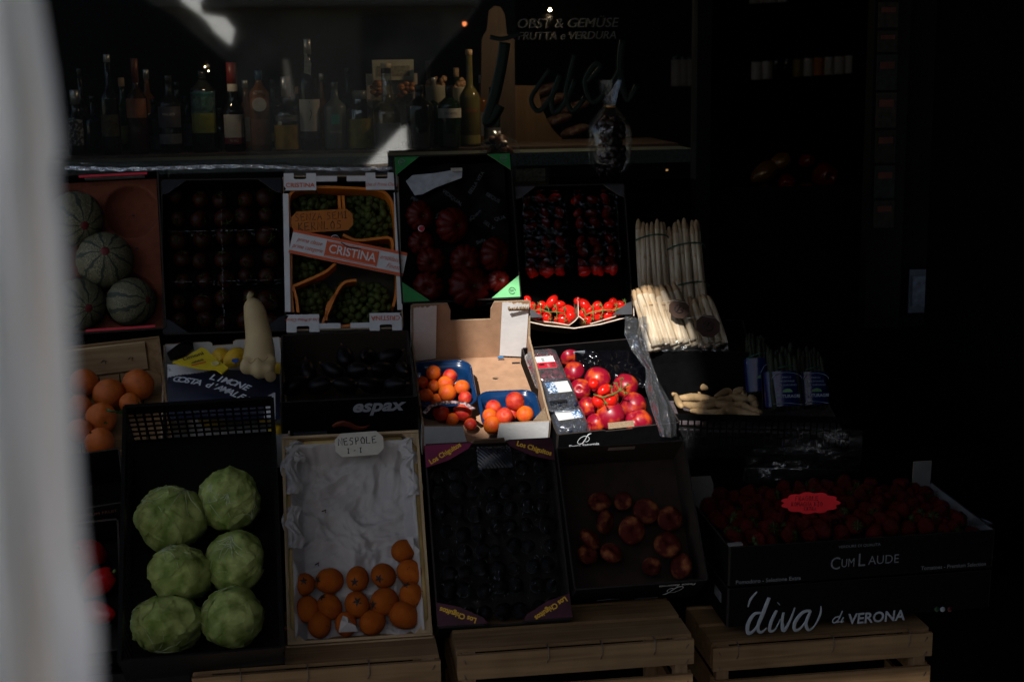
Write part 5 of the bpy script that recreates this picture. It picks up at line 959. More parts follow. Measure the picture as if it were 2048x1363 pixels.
for i, (x, y, r, ti, s) in enumerate(LQ):
    p = fq.at(x, y, .060); spawn('loquat', 'loquat', 'loquat '+s, 'loquat', T(*p) @ RM(fq) @ R([.3, -1.5, -.5, -.7, 1, 2, 3, -2.4, .3, -1.2, -2.6, 3.1, 0, 2, 1][i], 'Z') @ R(ti, 'X') @ R(i, 'Z') @ S(r*scale_at(p)), 'loquats in the wooden crate')
for nm, pl in (('torn scrap of white paper over a bottom row loquat', [(677, 1262), (682, 1240), (686, 1228), (695, 1234), (702, 1242), (711, 1250), (716, 1260)]), ('tuft of white paper beside the topmost loquat', [(812, 1072), (826, 1074), (836, 1084), (840, 1100), (832, 1112), (826, 1100), (820, 1086)])):
    P = [fq.px(x, y, .088) for x, y in pl]; b = B(); c = sum(P, Vector())/len(P); n = len(P); vs = [(p.x, p.y, .080+.010*((i % 2))) for i, p in enumerate(P)]+[(c.x, c.y, .094)]; b.add(vs, [(i, (i+1) % n, n) for i in range(n)], 0, False); tag(b.obj('paper_scrap', K['paper'], None, fq.M), nm, 'paper')
cs_, W_, H_ = card('price_sign', 'cream card reading NESPOLE I - I stuck on the loquat crate', ((668, 868), (764, 861), (764, 906), (672, 915)), fq, h_+.012, mat('cream_card', (.50, .46, .38), .6, .08, 50))
b = B(); script(b, 'NESPOLE', W_*.07, H_*.50, W_*.150, .0011, T(0, 0, .0022)); script(b, 'I - I', W_*.24, H_*.14, W_*.10, .0010, T(0, 0, .0022)); b.obj('handwriting', K['ink'], cs_)
# Los Chiguitos crate
fh = Frame((850, 888), (1104, 880), (1140, 1236), (880, 1250), BY, BT_, .09)
w_, l_, h_ = fh.w, fh.l, fh.h
carton(fh, 'avocado_crate', 'purple cornered crate with slanted yellow lettering, full of black fruit under glossy film', K['black'], mat('brown_inner2', (.015, .010, .006), .85, .2), front=notch(w_, h_, .075, .012), back=notch(w_, h_, .075, .012))
t = bpy.data.objects['avocado_crate']; mg = mat('magenta_stripe', (.05, .008, .018), .45, .5, 40)
for sx, y0, sy in ((-1, l_, -1), (1, l_, -1), (-1, 0, 1), (1, 0, 1)):
    b = B(); P = [(sx*(w_/2+.003), y0), (sx*.037, y0), (sx*.045, y0+sy*.012), (sx*(w_/2-.045), y0+sy*.037), (sx*(w_/2+.003), y0+sy*.05)]; P = P if sx*sy < 0 else P[::-1]; b.prism(P, h_+.001, h_+.003, 0)
    b.obj('corner_flap', [K['magenta'] if sx < 0 and sy < 0 else mg], t)
    a0 = atan2(-sy*.03*1, sx*-.09) if 0 else (.48 if sx*sy > 0 else -.48); a0 = {(-1, -1): .50, (1, -1): -.36, (-1, 1): pi-.38, (1, 1): pi+.50}[(sx, sy)]
    b = B(); b.text('Los Chiguitos', .0155, T(sx*(w_/2-.040), y0+sy*.021, h_+.0042) @ R(a0, 'Z'), 0, 0, .92, .0005); b.obj('printed_name', K['yellow_ink'], t)
B().prism([(-.036, 0), (.036, 0), (.032, .022), (-.032, .022)], 0, .003, 0, 0, 0, T(0, l_+.003, h_-.004) @ MXZ).obj('grip_flap', mat('grip_brown', (.13, .08, .05), .8), t)
k = 0
for j in range(8):
    for i in range(7):
        x = -w_/2+.028+i*(w_-.056)/6+random.uniform(-.007, .007); y = .035+j*(l_-.09)/7+random.uniform(-.008, .008)
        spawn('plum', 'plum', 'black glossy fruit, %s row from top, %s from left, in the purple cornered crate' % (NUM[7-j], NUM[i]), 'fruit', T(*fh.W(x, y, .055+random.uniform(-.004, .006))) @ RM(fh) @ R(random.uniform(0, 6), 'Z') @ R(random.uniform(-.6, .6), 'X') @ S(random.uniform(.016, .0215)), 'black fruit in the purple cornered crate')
def blk(u, v):
    x = (u-.5)*(w_-.008); y = .01+v*(l_-.02); gx_ = (u*(w_-.008)-.024)/((w_-.056)/6); gy_ = (y-.035)/((l_-.09)/7); bmp = .5+.5*cos(2*pi*gx_)*.5+.5*cos(2*pi*gy_)*.5
    return (x, y, .073+.008*bmp+.004*noise.noise((u*22, v*28, 0))+(.012 if v > .94 else 0))
ft = thing('cover_film', 'thin clear film stretched glossy over the black fruit', 'film', fh.M); B().surf(blk, 110, 130).obj('film', clear('black_fruit_film', (.80, .80, .82), .006, .06, 1.0, 110), ft)
b = B()
for q_ in range(95):
    x = random.uniform(-w_*.44, w_*.44); y = random.uniform(.03, l_-.05); z = .088; a_ = random.gauss(1.5, .5); L_ = random.uniform(.003, .009)
    b.tube([(x, y, z-.003), (x+.5*L_*cos(a_), y+.5*L_*sin(a_), z), (x+L_*cos(a_), y+L_*sin(a_), z-.003)], [.0002, random.uniform(.0005, .0011), .0002], 5)
b.obj('glint_ridge', mat('film_glint', (.16, .17, .18), .15, .4), ft)  # glints on the film put in as small pale ridges
b = B()
p = fh.px(987, 915, .09)
b.surf(lambda u, v: (p.x-.035+.075*u, p.y-.022+.05*v, .086+.010*sin(pi*u)*sin(pi*v)+.0012*sin((u+v*.6)*60)), 60, 20); b.obj('ribbed_corner', mat('ribbed_black', (.012, .013, .017), .25, .3, 30, .3, 30, .6), ft)
# flat peach crate
fpk = Frame((1118, 893), (1364, 886), (1412, 1138), (1152, 1195), BY, BT_-3, .11)
w_, l_, h_ = fpk.w, fpk.l, fpk.h
carton(fpk, 'peach_crate', 'black crate with a white loop emblem, brown inside, and a dozen flat peaches', K['black'], mat('brown_inner3', (.026, .015, .009), .85, .2), back=notch(w_, h_, .0, .0))
t = bpy.data.objects['peach_crate']; M = T(w_*.28, -.0046, h_*.50) @ MXZ @ R(pi, 'Z') @ S(1, 1.7, 1); b = B(); emblem(b, M @ S(1, 1, .15), .030); b.text('Pesca Saturnia', .0125, T(w_*.28, -.0052, h_*.50+.042) @ MXZ @ R(pi, 'Z') @ S(1, 1.6, 1), 0, 0, 1.1, .0002); b.obj('printed_emblem', K['inkw'], t)
b = B(); b.box((.005, l_+.002, h_-.020), (.06, .0045, .016)); b.obj('hand_hole_flap', mat('pale_brown_flap', (.30, .22, .17), .8, .1), t)
b = B(); 
for x, y in ((1154, 998), (1303, 982)): q = fpk.px(x, y, 0); b.box((q.x, q.y, .0045), (.005, .016, .001))
b.obj('slot', K['ink'], t)
b = B(); b.tube([(w_*-.3, -.006, .025), (-w_*.2, -.006, .03), (-w_*.12, -.006, .026)], .0012, 5); b.box((w_*.1, -.006, .012), (.05, .001, .012)); b.obj('grey_print', mat('dim_grey', (.05, .055, .06), .5, .3, 90), t)
PK = [(1340, 1037, 26, .05, .2, 'upright one with a dark pit, highest on the right'), (1211, 1043, 25, .06, 1.0, 'with a pale cleft, upper left'), (1180, 1077, 24, .06, .9, 'yellowish one at the left wall'), (1199, 1003, 23, .05, .3, 'dark one at the top left'), (1246, 1002, 19, .05, .3, 'small dark one at the top'), (1292, 1022, 26, .05, .3, 'dark one in the top centre'), (1264, 1060, 28, .06, .4, 'large dark one in the centre'), (1176, 1108, 21, .05, .3, 'dim one at the lower left wall'), (1222, 1105, 25, .06, .5, 'with a red glint, lower left'), (1335, 1089, 28, .06, .3, 'wide dark one under the upright one'), (1362, 1132, 27, .05, 1.0, 'with a bright cleft in the bottom right corner'), (1304, 1132, 20, .05, .8, 'with a yellow patch at the bottom')]
for i, (x, y, r, h, ti, s) in enumerate(PK):
    p = fpk.at(x, y, h); spawn('peach', 'flat_peach', 'flat peach '+s+' of the brown crate', 'peach', T(*p) @ RM(fpk) @ R(i*1.1 if i else .4, 'Z') @ R(ti, 'X') @ S(r*scale_at(p)), 'flat peaches')
# strawberry boxes: two stacked
fs_ = Frame((1385, 992), (1842, 952), (1985, 1053), (1460, 1098), 2.75, 3, .087)
w_, l_, h_ = fs_.w, fs_.l, fs_.h
whi = mat('white_inner', (.15, .15, .147), .7, .1, 20, .1, 100)
carton(fs_, 'strawberry_box', 'black upper box of the right-hand stack, heaped with dark red strawberries', K['black'], whi, hb=.06, back=notch(w_, .06))
t = bpy.data.objects['strawberry_box']
for x, P in ((-1, [(0, 0), (.055, 0), (.052, .085), (.045, .105), (0, .105)]), (1, [(0, 0), (.045, 0), (.045, .11), (0, .11)])):
    P = [(p[0]*-x, p[1]) for p in P]; P = P if x < 0 else P[::-1]; b = B(); b.prism(P, 0, .003, 0, 0, 1, T(x*(w_/2-.002), l_-.02, .03) @ MXZ); b.obj('white_flap', [whi, K['edge']], t)
B().box((-w_/2+.012, .006, h_+.003), (.03, .012, .004)).obj('rim_fold', whi, t)
b = B(); b.prism([(0, 0), (.06, .01), (.05, .04), (.02, .05)], 0, .002, 0, 0, 0, T(w_/2-.05, .01, h_+.004)); b.obj('rim_film', K['film'], t)
g2 = mat('cum_grey', (.13, .14, .155), .5, .1)
b = B(); b.text('C', .040, T(-.062, -.0046, .034) @ MXZ, 0, 0, .85); b.text('UM', .028, T(-.034, -.0046, .034) @ MXZ, 0, 0, .75); b.text('L', .042, T(-.004, -.0046, .038) @ MXZ, 0, 0, .9); b.text('AUDE', .028, T(.046, -.0046, .036) @ MXZ, 0, 0, .95)
b.text('VERDURE DI QUALITA', .0085, T(-.01, -.0046, .072) @ MXZ, 0, 0, 1.1); b.text('Pomodoro - Selezione Extra', .0125, T(-w_/2+.012, -.0046, .008) @ MXZ, 0, 0, 1.0, .0002, 'LEFT'); b.text('Tomatoes - Premium Selection', .0125, T(w_/2-.012, -.0046, .010) @ MXZ, 0, 0, .95, .0002, 'RIGHT'); b.obj('printed_name', g2, t)
fs2 = Frame((1385, 992), (1842, 952), (1985, 1053), (1460, 1098), 2.75, 3, .087); fs2.M = fs_.M @ T(0, 0, -.093); fs2.I = fs2.M.inverted()
carton(fs2, 'lower_box', 'black lower box with large pale brush lettering, under the strawberry box', K['black'], K['black'])
t = bpy.data.objects['lower_box']; dv = mat('diva_ink', (.34, .38, .42), .5, .08)
b = B()
def brush(pts, ws, M=None): b.tube(smooth(pts), smooth1(ws), 8, 0, (M if M is not None else T(-w_/2, -.0048, 0) @ MXZ @ S(1, 1, .12)))
s = 1.0/ (525/ w_)       # picture pixels to metres along the box
def D(x, y): return ((x-1460)*s, .087-(y-(1184-(x-1460)*.086))*s)
for pts, ws in (([(1514, 1188), (1502, 1203), (1497, 1220)], [1.2, 2.6, 1]), ([(1538, 1200), (1528, 1230), (1518, 1260), (1524, 1272), (1536, 1262)], [3.4, 4.2, 3.6, 3, 1.2]), ([(1526, 1232), (1510, 1234), (1498, 1256), (1500, 1274), (1512, 1266), (1526, 1240)], [2, 3.4, 4, 4, 3, 2]), ([(1554, 1226), (1544, 1250), (1542, 1268), (1552, 1266), (1562, 1244)], [2.8, 3.6, 3.2, 2, 1.2]), ([(1557, 1213), (1558, 1212)], [4.2, 4.2]),
                ([(1568, 1230), (1566, 1250), (1570, 1268), (1582, 1246), (1590, 1220)], [2.6, 3.4, 4, 2.6, 1.6]), ([(1622, 1226), (1606, 1230), (1592, 1250), (1592, 1266), (1602, 1264), (1616, 1244)], [2.4, 3.4, 4, 3.6, 2.6, 2]), ([(1622, 1226), (1614, 1252), (1620, 1266), (1632, 1256), (1642, 1232), (1642, 1216)], [2.6, 3.6, 3, 1.8, 2.2, .8])):
    brush([D(*p) for p in pts], [w__*s for w__ in ws])
for pts in ([(1686, 1226), (1680, 1242), (1676, 1250), (1682, 1248)], [(1680, 1238), (1672, 1240), (1667, 1248), (1672, 1251), (1679, 1244)], [(1689, 1239), (1684, 1250), (1690, 1247)]): brush([D(*p) for p in pts], [1.4*s]*len(pts))
x_, y_ = D(1754, 1238); b.text('VERONA', .034, T(-w_/2+x_+.002, -.0048, y_-.002) @ MXZ, 0, .05, .95, .0008); b.obj('printed_name', dv, t)
for xx, m_ in ((1879, mat('flag_green', (.01, .05, .02), .5)), (1891, dv), (1906, mat('flag_red', (.07, .008, .01), .5))): x_, y_ = D(xx, 1221); B().lathe([(0, 0), (.006, 0), (.006, .001), (0, .001)], 16, 0, T(-w_/2+x_, -.0045, y_) @ R(pi/2, 'X')).obj('flag_dot', m_, t)
b = B(); b.box((-w_/2-.0055, .06, .05), (.001, .05, .022)); b.obj('side_label', mat('side_label', (.12, .12, .13), .5, .5, 150), t)
sb = random.Random(3); cnt = 0; ROWW = ['front', 'second', 'third', 'fourth', 'back']
for j in range(7):
    for i in range(15):
        x = -w_/2+.035+i*(w_-.07)/14+sb.uniform(-.008, .008); y = .03+j*(l_-.055)/6+sb.uniform(-.006, .006); z = .068+.022*sin(pi*(i+.5)/15)+.014*noise.noise((i*.8, j*.8, 3))+(.008 if (i+j) % 2 else 0)
        spawn('strawberry', 'strawberry', 'dark red strawberry, %s from left in the %s row from front, upper box' % (NUM[i], NUM[j]), 'strawberry', T(*fs_.W(x, y, z)) @ RM(fs_) @ rrot() @ S(sb.uniform(.017, .022)), 'strawberries in the upper black box')
b = B(); q0 = fs_.W(0, l_*.5, .03); b.obj  # no extra filling
B().box((0, l_/2, .045), (w_-.02, l_-.02, .004)).obj('punnet_base', mat('base_red', (.05, .01, .01), .7, .4, 60), bpy.data.objects['strawberry_box'])
# red star sign
ps = at(1621, 1005, 2.86); sc_ = scale_at(ps); cl = []
for k in range(72): a = 2*pi*k/72; r_k = 1+.16*abs(cos(a*5.5)); cl.append((cos(a)*54*sc_*r_k, sin(a)*19*sc_*r_k))
t = thing('price_sign', 'fluorescent red scalloped card handwritten FRAGOLE ROMAGNA above the strawberries', 'sign', T(*ps) @ R(radians(80), 'X') @ R(-.05, 'Z')); B().prism(cl, -.001, .001).obj('card', mat('fluor_red', (.90, .03, .04), .5, .08), t)
b = B(); script(b, 'FRAGOLE', -32*sc_, 5*sc_, 9*sc_, .0006, T(0, 0, .0014)); script(b, 'ROMAGNA BIO', -40*sc_, -6*sc_, 8*sc_, .0006, T(0, 0, .0014)); script(b, 'EXTRA', -14*sc_, -15*sc_, 7*sc_, .0006, T(0, 0, .0014)); b.obj('handwriting', K['ink'], t)
B().tube([(0, -.015, -.004), (0, -.055, -.02)], .002, 6).obj('stick', K['ink'], t)
# wooden crates carrying the display
def basecrate(x0, y0, x1, y1, Y, label, h=.30, dd=.30, k=0):
    a = at(x0, y0, Y); c = at(x1, y1, Y); w__ = (c-a).length; ax = (c-a).normalized(); mid = (a+c)/2; M = T(mid.x, mid.y, mid.z-h) @ R(atan2(ax.y, ax.x), 'Z')
    t = thing('wooden_crate', label, 'crate', M, 'rough wooden crates under the display')
    for z, hh_, ww in ((h-.030, .052, w__), (h-.105, .052, w__-.004), (h-.185, .052, w__-.002), (h-.265, .05, w__)):
        b = B(); b.box((0, -.005, z), (ww, .009, hh_)); b.obj('slat', K['wbase'], t)
        for s in (-1, 1): b = B(); b.box((s*(w__/2-.005), dd/2, z), (.009, dd-.02, hh_)); b.obj('slat', K['wbase'], t)
    for s in (-1, 1):
        for y in (.014, dd-.03): b = B(); b.box((s*(w__/2-.024), y, h/2-.002), (.026, .026, h-.004)); b.obj('post', K['wbz'], t)
    for y in (.05, .15, .25): b = B(); b.box((0, y, h-.001), (w__-.004, .085, .007)); b.obj('top_board', K['wbase'], t)
    b = B()
    for x in ((-.15, -.02, .10) if k == 0 else ((-.06, .05, .16) if k == 1 else (-.19, .02, .19))):
        b.tube([(x, .004, h+.004), (x+.001, -.011, h+.001), (x+.002, -.0115, h-.020), (x-.002, -.0115, h-.030)], .0011, 5)
    for s in (-1, 1):
        for z in (h-.012, h-.045, h-.092, h-.12): b.tube([(s*(w__/2-.012), -.011, z), (s*(w__/2-.017), -.011, z-.009)], .0011, 5)
    b.obj('staple', K['steel'], t); return t, w__
basecrate(384, 1352, 880, 1309, 2.66, 'pale rough wooden crate below the loquat crate', k=0); basecrate(914, 1311, 1386, 1264, 2.66, 'brown wooden crate with three long staples below the black fruit', k=1); basecrate(1424, 1290, 1862, 1257, 2.735, 'wooden crate with a knot below the boxes at the right', k=2)
for i, lb in enumerate(('lower wooden crate under the left one', 'lower wooden crate under the middle one', 'lower wooden crate under the right one')):
    pass
ga = at(200, 1345, 2.66); gb = at(372, 1340, 2.66); t = thing('added_crate', 'added black plastic crate covering the ground under the cabbage crate', 'crate', T((ga.x+gb.x)/2-.06, 2.68, 0))  # crate added to keep the lit pavement here black
gw = gb.x-ga.x+.13; gh = gb.z-.004
for sx_ in (-1, 1): B().box((sx_*gw/2, .16, gh/2), (.006, .32, gh)).obj('side_panel', K['bplast'], t)
for yy_ in (0, .32):
    b = B(); b.box((0, yy_, gh-.02), (gw, .006, .04))
    for k_ in range(6): b.box((0, yy_, .02+k_*gh/6.6), (gw, .005, .03))
    b.box((0, yy_, gh/2), (.03, .0056, gh)); b.obj('end_panel', K['bplast'], t)
B().box((0, .16, .004), (gw, .32, .006)).obj('floor', K['bplast'], t)
# left low crates
fr1 = Frame((70, 915), (238, 905), (245, 1010), (80, 1020), 2.9, 30, .10)
carton(fr1, 'printed_crate', 'black crate with red and white small print under the oranges, half behind the cloth', K['black'], K['black'])
b = B(); b.text('PREMIUM FRUIT', .012, T(fr1.w*.16, -.005, .080) @ MXZ); b.text('extra', .010, T(fr1.w*.2, -.005, .060) @ MXZ); b.obj('printed_name', mat('dim_red_print', (.12, .05, .035), .5), bpy.data.objects['printed_crate'])
fr2 = Frame((60, 1050), (236, 1046), (240, 1300), (70, 1310), BY, BT_, .12); carton(fr2, 'pepper_crate', 'black crate of red peppers at the far left beside the cabbages', K['bplast'], K['bplast'])
for x, y, r, s in ((182, 1105, 34, 'top'), (196, 1165, 34, 'middle'), (196, 1225, 32, 'bottom'), (140, 1140, 34, 'hidden left upper'), (142, 1210, 34, 'hidden left lower')):
    p = fr2.at(x, y, .07); spawn('pepper', 'pepper', s+' red pepper behind the edge of the white cloth', 'pepper', T(*p) @ RM(fr2) @ rrot() @ S(r*scale_at(p)), 'red peppers')
# ============================================================ THE WINDOW
def bottle(name, label, x, ytop, wpx, Y, body, cap, lab=None, ybot=283, neck=.30, sh=.55, capf=.12, labs=(), txt=None, round_lab=False, cat='bottle', group='spirit bottles in the window'):
    a = at(x, ybot, Y); h = (ybot-ytop)*scale_at(a); r = wpx/2*scale_at(a); z0 = 1.368; t = thing(name, label, cat, T(a.x, Y, z0), group)
    zs = sh*h; n0 = zs+h*.13; rn = r*neck
    prof = [(0, 0), (r*.9, 0), (r, .006), (r, zs), (r*.95, zs+h*.03), (r*.62, zs+h*.085), (rn*1.15, n0), (rn, h*(1-capf)), (rn, h*.995), (0, h*.995)]
    B().lathe(prof, 26).obj('glass', body, t); B().lathe([(0, h*(1-capf)), (rn*1.12, h*(1-capf)), (rn*1.14, h*.99), (rn*1.0, h), (0, h)], 20).obj('cap', cap, t)
    for (z1, z2, m_, *rest) in labs:
        b = B(); rr = (r if z2 <= sh+.02 else rn)+.0009; aw = rest[0] if rest else 1.1
        b.surf(lambda u, v: (rr*sin((u-.5)*2*aw), -rr*cos((u-.5)*2*aw), h*(z1+(z2-z1)*v)), 14, 2); b.obj('label', m_, t)
    if txt:
        s, z, sz, m_ = txt; b = B(); b.text(s, sz, T(0, -r-.0022, h*z) @ MXZ, 0, 0, .9); b.obj('lettering', m_, t)
    return t, r, h
dk = mat('bottle_dark', (.006, .007, .007), .06, .2, coat=.3); gr = mat('bottle_green', (.006, .014, .008), .06, .2, coat=.3); br = mat('bottle_brown', (.02, .009, .004), .08, .2); cg = clear('bottle_clear', (.70, .74, .70), .10, .04); yl = mat('yellow_liquor', (.20, .13, .01), .1, .15, 20); am = mat('amber_liquor', (.09, .035, .008), .1, .2); gy = mat('bottle_grey', (.10, .11, .105), .2, .1)
sil = mat('silver_cap', (.35, .35, .34), .3, .1, metal=.7); wl = mat('white_label', (.34, .32, .29), .6, .1, 50); tl = mat('teal_label', (.015, .06, .07), .5, .3, 60); gl2 = mat('green_yellow_label', (.12, .13, .03), .5, .4, 40); ol = mat('orange_label', (.13, .045, .02), .5, .3, 60); mr_ = mat('maroon_label', (.10, .012, .02), .5); cr = mat('cream_cap', (.40, .34, .22), .6, .1); gll = mat('grey_label2', (.09, .09, .10), .5, .3, 80); bc = mat('blue_cap', (.01, .04, .09), .4); cork = mat('cork', (.28, .19, .11), .8, .2, 60); grl = mat('green_label', (.05, .26, .20), .5, .2); rc = mat('red_cap', (.09, .012, .01), .4)
SY = 4.14
bottle('spirit_bottle', 'dark squat bottle with a silver screw cap and scribbled label at the window left', 155, 155, 36, SY, dk, sil, labs=((.15, .55, mat('scribble_label', (.03, .03, .03), .5, .9, 120, thr=(.5, .6), col2=(.25, .25, .24)), .9),), neck=.45, capf=.22)
bottle('wine_bottle', 'dark slim bottle with a silver top and faint gold label', 224, 87, 38, SY, dk, sil, labs=((.18, .40, mat('gold_label', (.05, .04, .015), .5, .8, 120)),), capf=.08)
bottle('spirit_bottle', 'grappa bottle with a copper foil neck and dull orange label', 278, 96, 42, SY, br, mat('copper_foil', (.10, .035, .02), .4, .2, metal=.4), labs=((.38, .58, ol), (.60, .68, gll, .8)), capf=.25, sh=.56)
bottle('liqueur_bottle', 'dark bottle with a grey upper label and a pale band low down', 343, 130, 48, SY, dk, dk, labs=((.12, .25, gll), (.33, .60, mat('violet_grey_label', (.05, .045, .055), .5, .2))), sh=.62, txt=('MALIBER', .50, .010, wl))
bottle('liqueur_bottle', 'tall broad bottle with a teal and lime picture label', 411, 122, 52, SY, dk, dk, labs=((.24, .48, gl2), (.48, .72, mat('picture_label', (.02, .05, .05), .5, .8, 90)), (.68, .74, tl)), sh=.74, txt=('LIMON', .42, .012, gl2))
bottle('wine_bottle', 'bottle with a red and white neck and a white and maroon body label', 470, 108, 42, SY, dk, rc, labs=((.09, .16, mr_), (.16, .42, wl), (.56, .76, wl, 1.4), (.48, .56, rc, 1.4)), capf=.24, sh=.45, neck=.45, txt=('WAG', .125, .011, wl))
t, r, h = bottle('gin_bottle', 'bottle with a round orange medallion above an orange square label', 523, 125, 42, SY, am, bc, labs=((.08, .40, ol, 1.0),), sh=.70, capf=.12)
b = B(); b.lathe([(0, 0), (.026, 0), (.026, .0015), (0, .0015)], 24, 0, T(0, -r-.004, h*.58) @ R(pi/2, 'X')); b.obj('medallion', ol, t); b = B(); b.lathe([(.019, 0), (.020, .001), (.018, .001)], 24, 0, T(0, -r-.006, h*.58) @ R(pi/2, 'X')); b.text('VESSEL', .008, T(0, -r-.0062, h*.74) @ MXZ); b.obj('medallion_ring', wl, t)
bottle('liqueur_bottle', 'clear shouldered bottle of yellow liqueur with a glass stopper', 576, 138, 52, SY, cg, sil, labs=((.02, .35, mat('yellow_liquid', (.22, .13, .008), .3, .4, 40), 1.5), (.40, .48, gll, 1.0)), sh=.50, capf=.28, neck=.32, txt=('BALSAMINO', .44, .008, wl))  # yellow liquid drawn as a curved band on the clear glass
t, r, h = bottle('wine_bottle', 'tall dark wine bottle with a cream label and a folded tag hung on its neck', 622, 66, 42, SY, dk, sil, labs=((.17, .46, wl, 1.2), (.10, .16, mat('black_label', (.012, .012, .012), .4), 1.2)), sh=.60, capf=.14)
b = B(); b.tube([(-.004, 0, 0), (.002, 0, .02), (-.001, 0, .03)], .001, 5, 0, T(.003, -r-.002, h*.27)); b.lathe([(0, 0), (.003, 0), (0, .003)], 10, 0, T(0, -r-.002, h*.43)); b.obj('label_flourish', K['ink'], t)
b = B(); b.add([(-.012, -.016, h*.70), (.006, -.02, h*.66), (.010, -.018, h*.78), (-.008, -.014, h*.90)], [(0, 1, 2, 3), (3, 2, 1, 0)], 0); b.obj('neck_tag', mat('tag_print', (.26, .25, .22), .6, .3, 120), t)
bottle('wine_bottle', 'grey frosted bottle with a small green emblem label', 672, 150, 46, SY, gy, cg, labs=((.38, .52, grl, .35),), sh=.62, txt=('PRESTIGE', .26, .009, wl))
bottle('liqueur_bottle', 'squat clear bottle of yellow liqueur with a silver lid', 722, 168, 52, SY, cg, gy, labs=((.02, .52, mat('yellow_lab2', (.17, .14, .02), .4, .3, 50), 1.5),), sh=.66, neck=.5, capf=.15)
bottle('grappa_bottle', 'clear tapering bottle with a cream cap', 776, 116, 52, SY, cg, cr, labs=((.0, .30, mat('pale_spirit', (.16, .16, .14), .3, .2, 40), 1.5), (.88, .94, dk, 3.1)), sh=.42, neck=.36, capf=.06, txt=('PIRCANA', .42, .010, wl))
bottle('wine_bottle', 'opaque black bottle with round shoulders and no label', 841, 158, 54, 4.10, dk, dk, sh=.66, labs=(), capf=.12)
bottle('wine_bottle', 'dark bottle with a white lettered band', 900, 160, 46, 4.10, gr, dk, labs=((.48, .63, wl, 1.4),), sh=.68, capf=.2, txt=('DICAPRI', .55, .011, K['ink']))
bottle('grappa_bottle', 'amber bottle with a long clear neck and cork', 941, 93, 42, SY, mat('olive_liquor', (.07, .06, .02), .1, .2), cork, labs=((.03, .12, mat('ylab', (.14, .12, .04), .5)), (.36, .39, ol, .6)), sh=.50, capf=.06)
bottle('dark_bottle', 'short dark bottle half hidden between the copper-necked one and the grey-labelled one', 312, 178, 40, 4.2, dk, dk, labs=((.05, .3, gll),), sh=.6); bottle('dark_bottle', 'dim bottle far left behind the scribbled one', 190, 170, 36, 4.22, dk, dk); bottle('dark_bottle', 'dim bottle behind the teal-labelled one', 378, 175, 38, 4.22, dk, dk, labs=((.1, .5, gll, .5),)); bottle('clear_bottle', 'clear bottle between the teal-labelled and the maroon-labelled ones', 440, 200, 36, 4.22, cg, sil, labs=((.05, .4, gll),)); bottle('dark_bottle', 'dim bottle behind the round-shouldered black one', 870, 150, 30, 4.24, gr, sil)
bottle('dark_bottle', 'small dim bottle right of the amber bottle', 985, 170, 34, 4.2, gr, dk, labs=((.1, .3, gll),))
for i, (x, yt, w_0, ki, lb_) in enumerate(((168, 120, 34, 0, 'gold labelled'), (250, 140, 36, 1, 'plain green'), (300, 125, 34, 2, 'grey labelled'), (360, 150, 40, 0, 'cream labelled'), (392, 165, 34, 1, 'small plain'), (495, 150, 34, 2, 'silver capped'), (550, 150, 36, 0, 'brown'), (600, 165, 36, 1, 'yellow labelled'), (648, 140, 34, 2, 'dim white labelled'), (700, 130, 36, 0, 'amber'), (742, 165, 32, 1, 'short'), (815, 140, 34, 2, 'green labelled'), (860, 120, 32, 0, 'tall thin'), (915, 135, 34, 1, 'square labelled'), (965, 150, 34, 2, 'last'))):
    bottle('dark_bottle', '%s bottle in the back row behind the window, %s from the left' % (lb_, NUM[i]), x, yt, w_0, 4.32, (dk, gr, am)[ki], (sil, dk, cork)[(i+1) % 3], labs=((.1, .1+.12*(1+i % 3), (gll, gl2, wl, ol, gll)[i % 5], .9),), sh=.5+.05*(i % 4), group='back row bottles')
# boxes, cups and packets behind the bottles
def wbox(name, label, x0, y0, x1, y1, Y, m, cat='box', d=.05):
    a = at(x0, y0, Y); c = at(x1, y1, Y); b = B(); b.box((0, d/2, (a.z-c.z)/2), (c.x-a.x, d, a.z-c.z)); t = thing(name, label, cat, T((a.x+c.x)/2, Y, c.z)); b.obj('carton', m, t); b = B(); b.box((0, -.001, (a.z-c.z)*.45), ((c.x-a.x)*.8, .0016, (a.z-c.z)*.5)); b.obj('printed_panel', mat('window_print', (.20, .17, .11), .6, .4, 120), t); return t
wbox('cream_box', 'cream carton standing high behind the cream-capped bottle', 745, 120, 828, 160, 4.24, mat('cream_box', (.36, .34, .24), .7, .12, 30)); wbox('pastry_box', 'long pale carton under the cream one', 733, 148, 838, 283, 4.26, mat('pale_box', (.38, .33, .27), .7, .12, 30))
for i, (x, y, s) in enumerate(((752, 176, 'left'), (815, 178, 'right'))):
    p = at(x, y, 4.2); t = thing('sweet_bag', 'shiny bag of orange sweets, the %s one of the two beside the cream-capped bottle' % s, 'sweets', T(*p)); b = B(); 
    for k in range(14): b.ball(.010, 10, 7, 0, T(random.uniform(-.022, .022), random.uniform(-.01, .01), random.uniform(-.02, .02)) @ S(1, 1, .7))
    b.obj('sweets', mat('sweet_orange', (.30, .12, .04), .25, .3, 60), t)
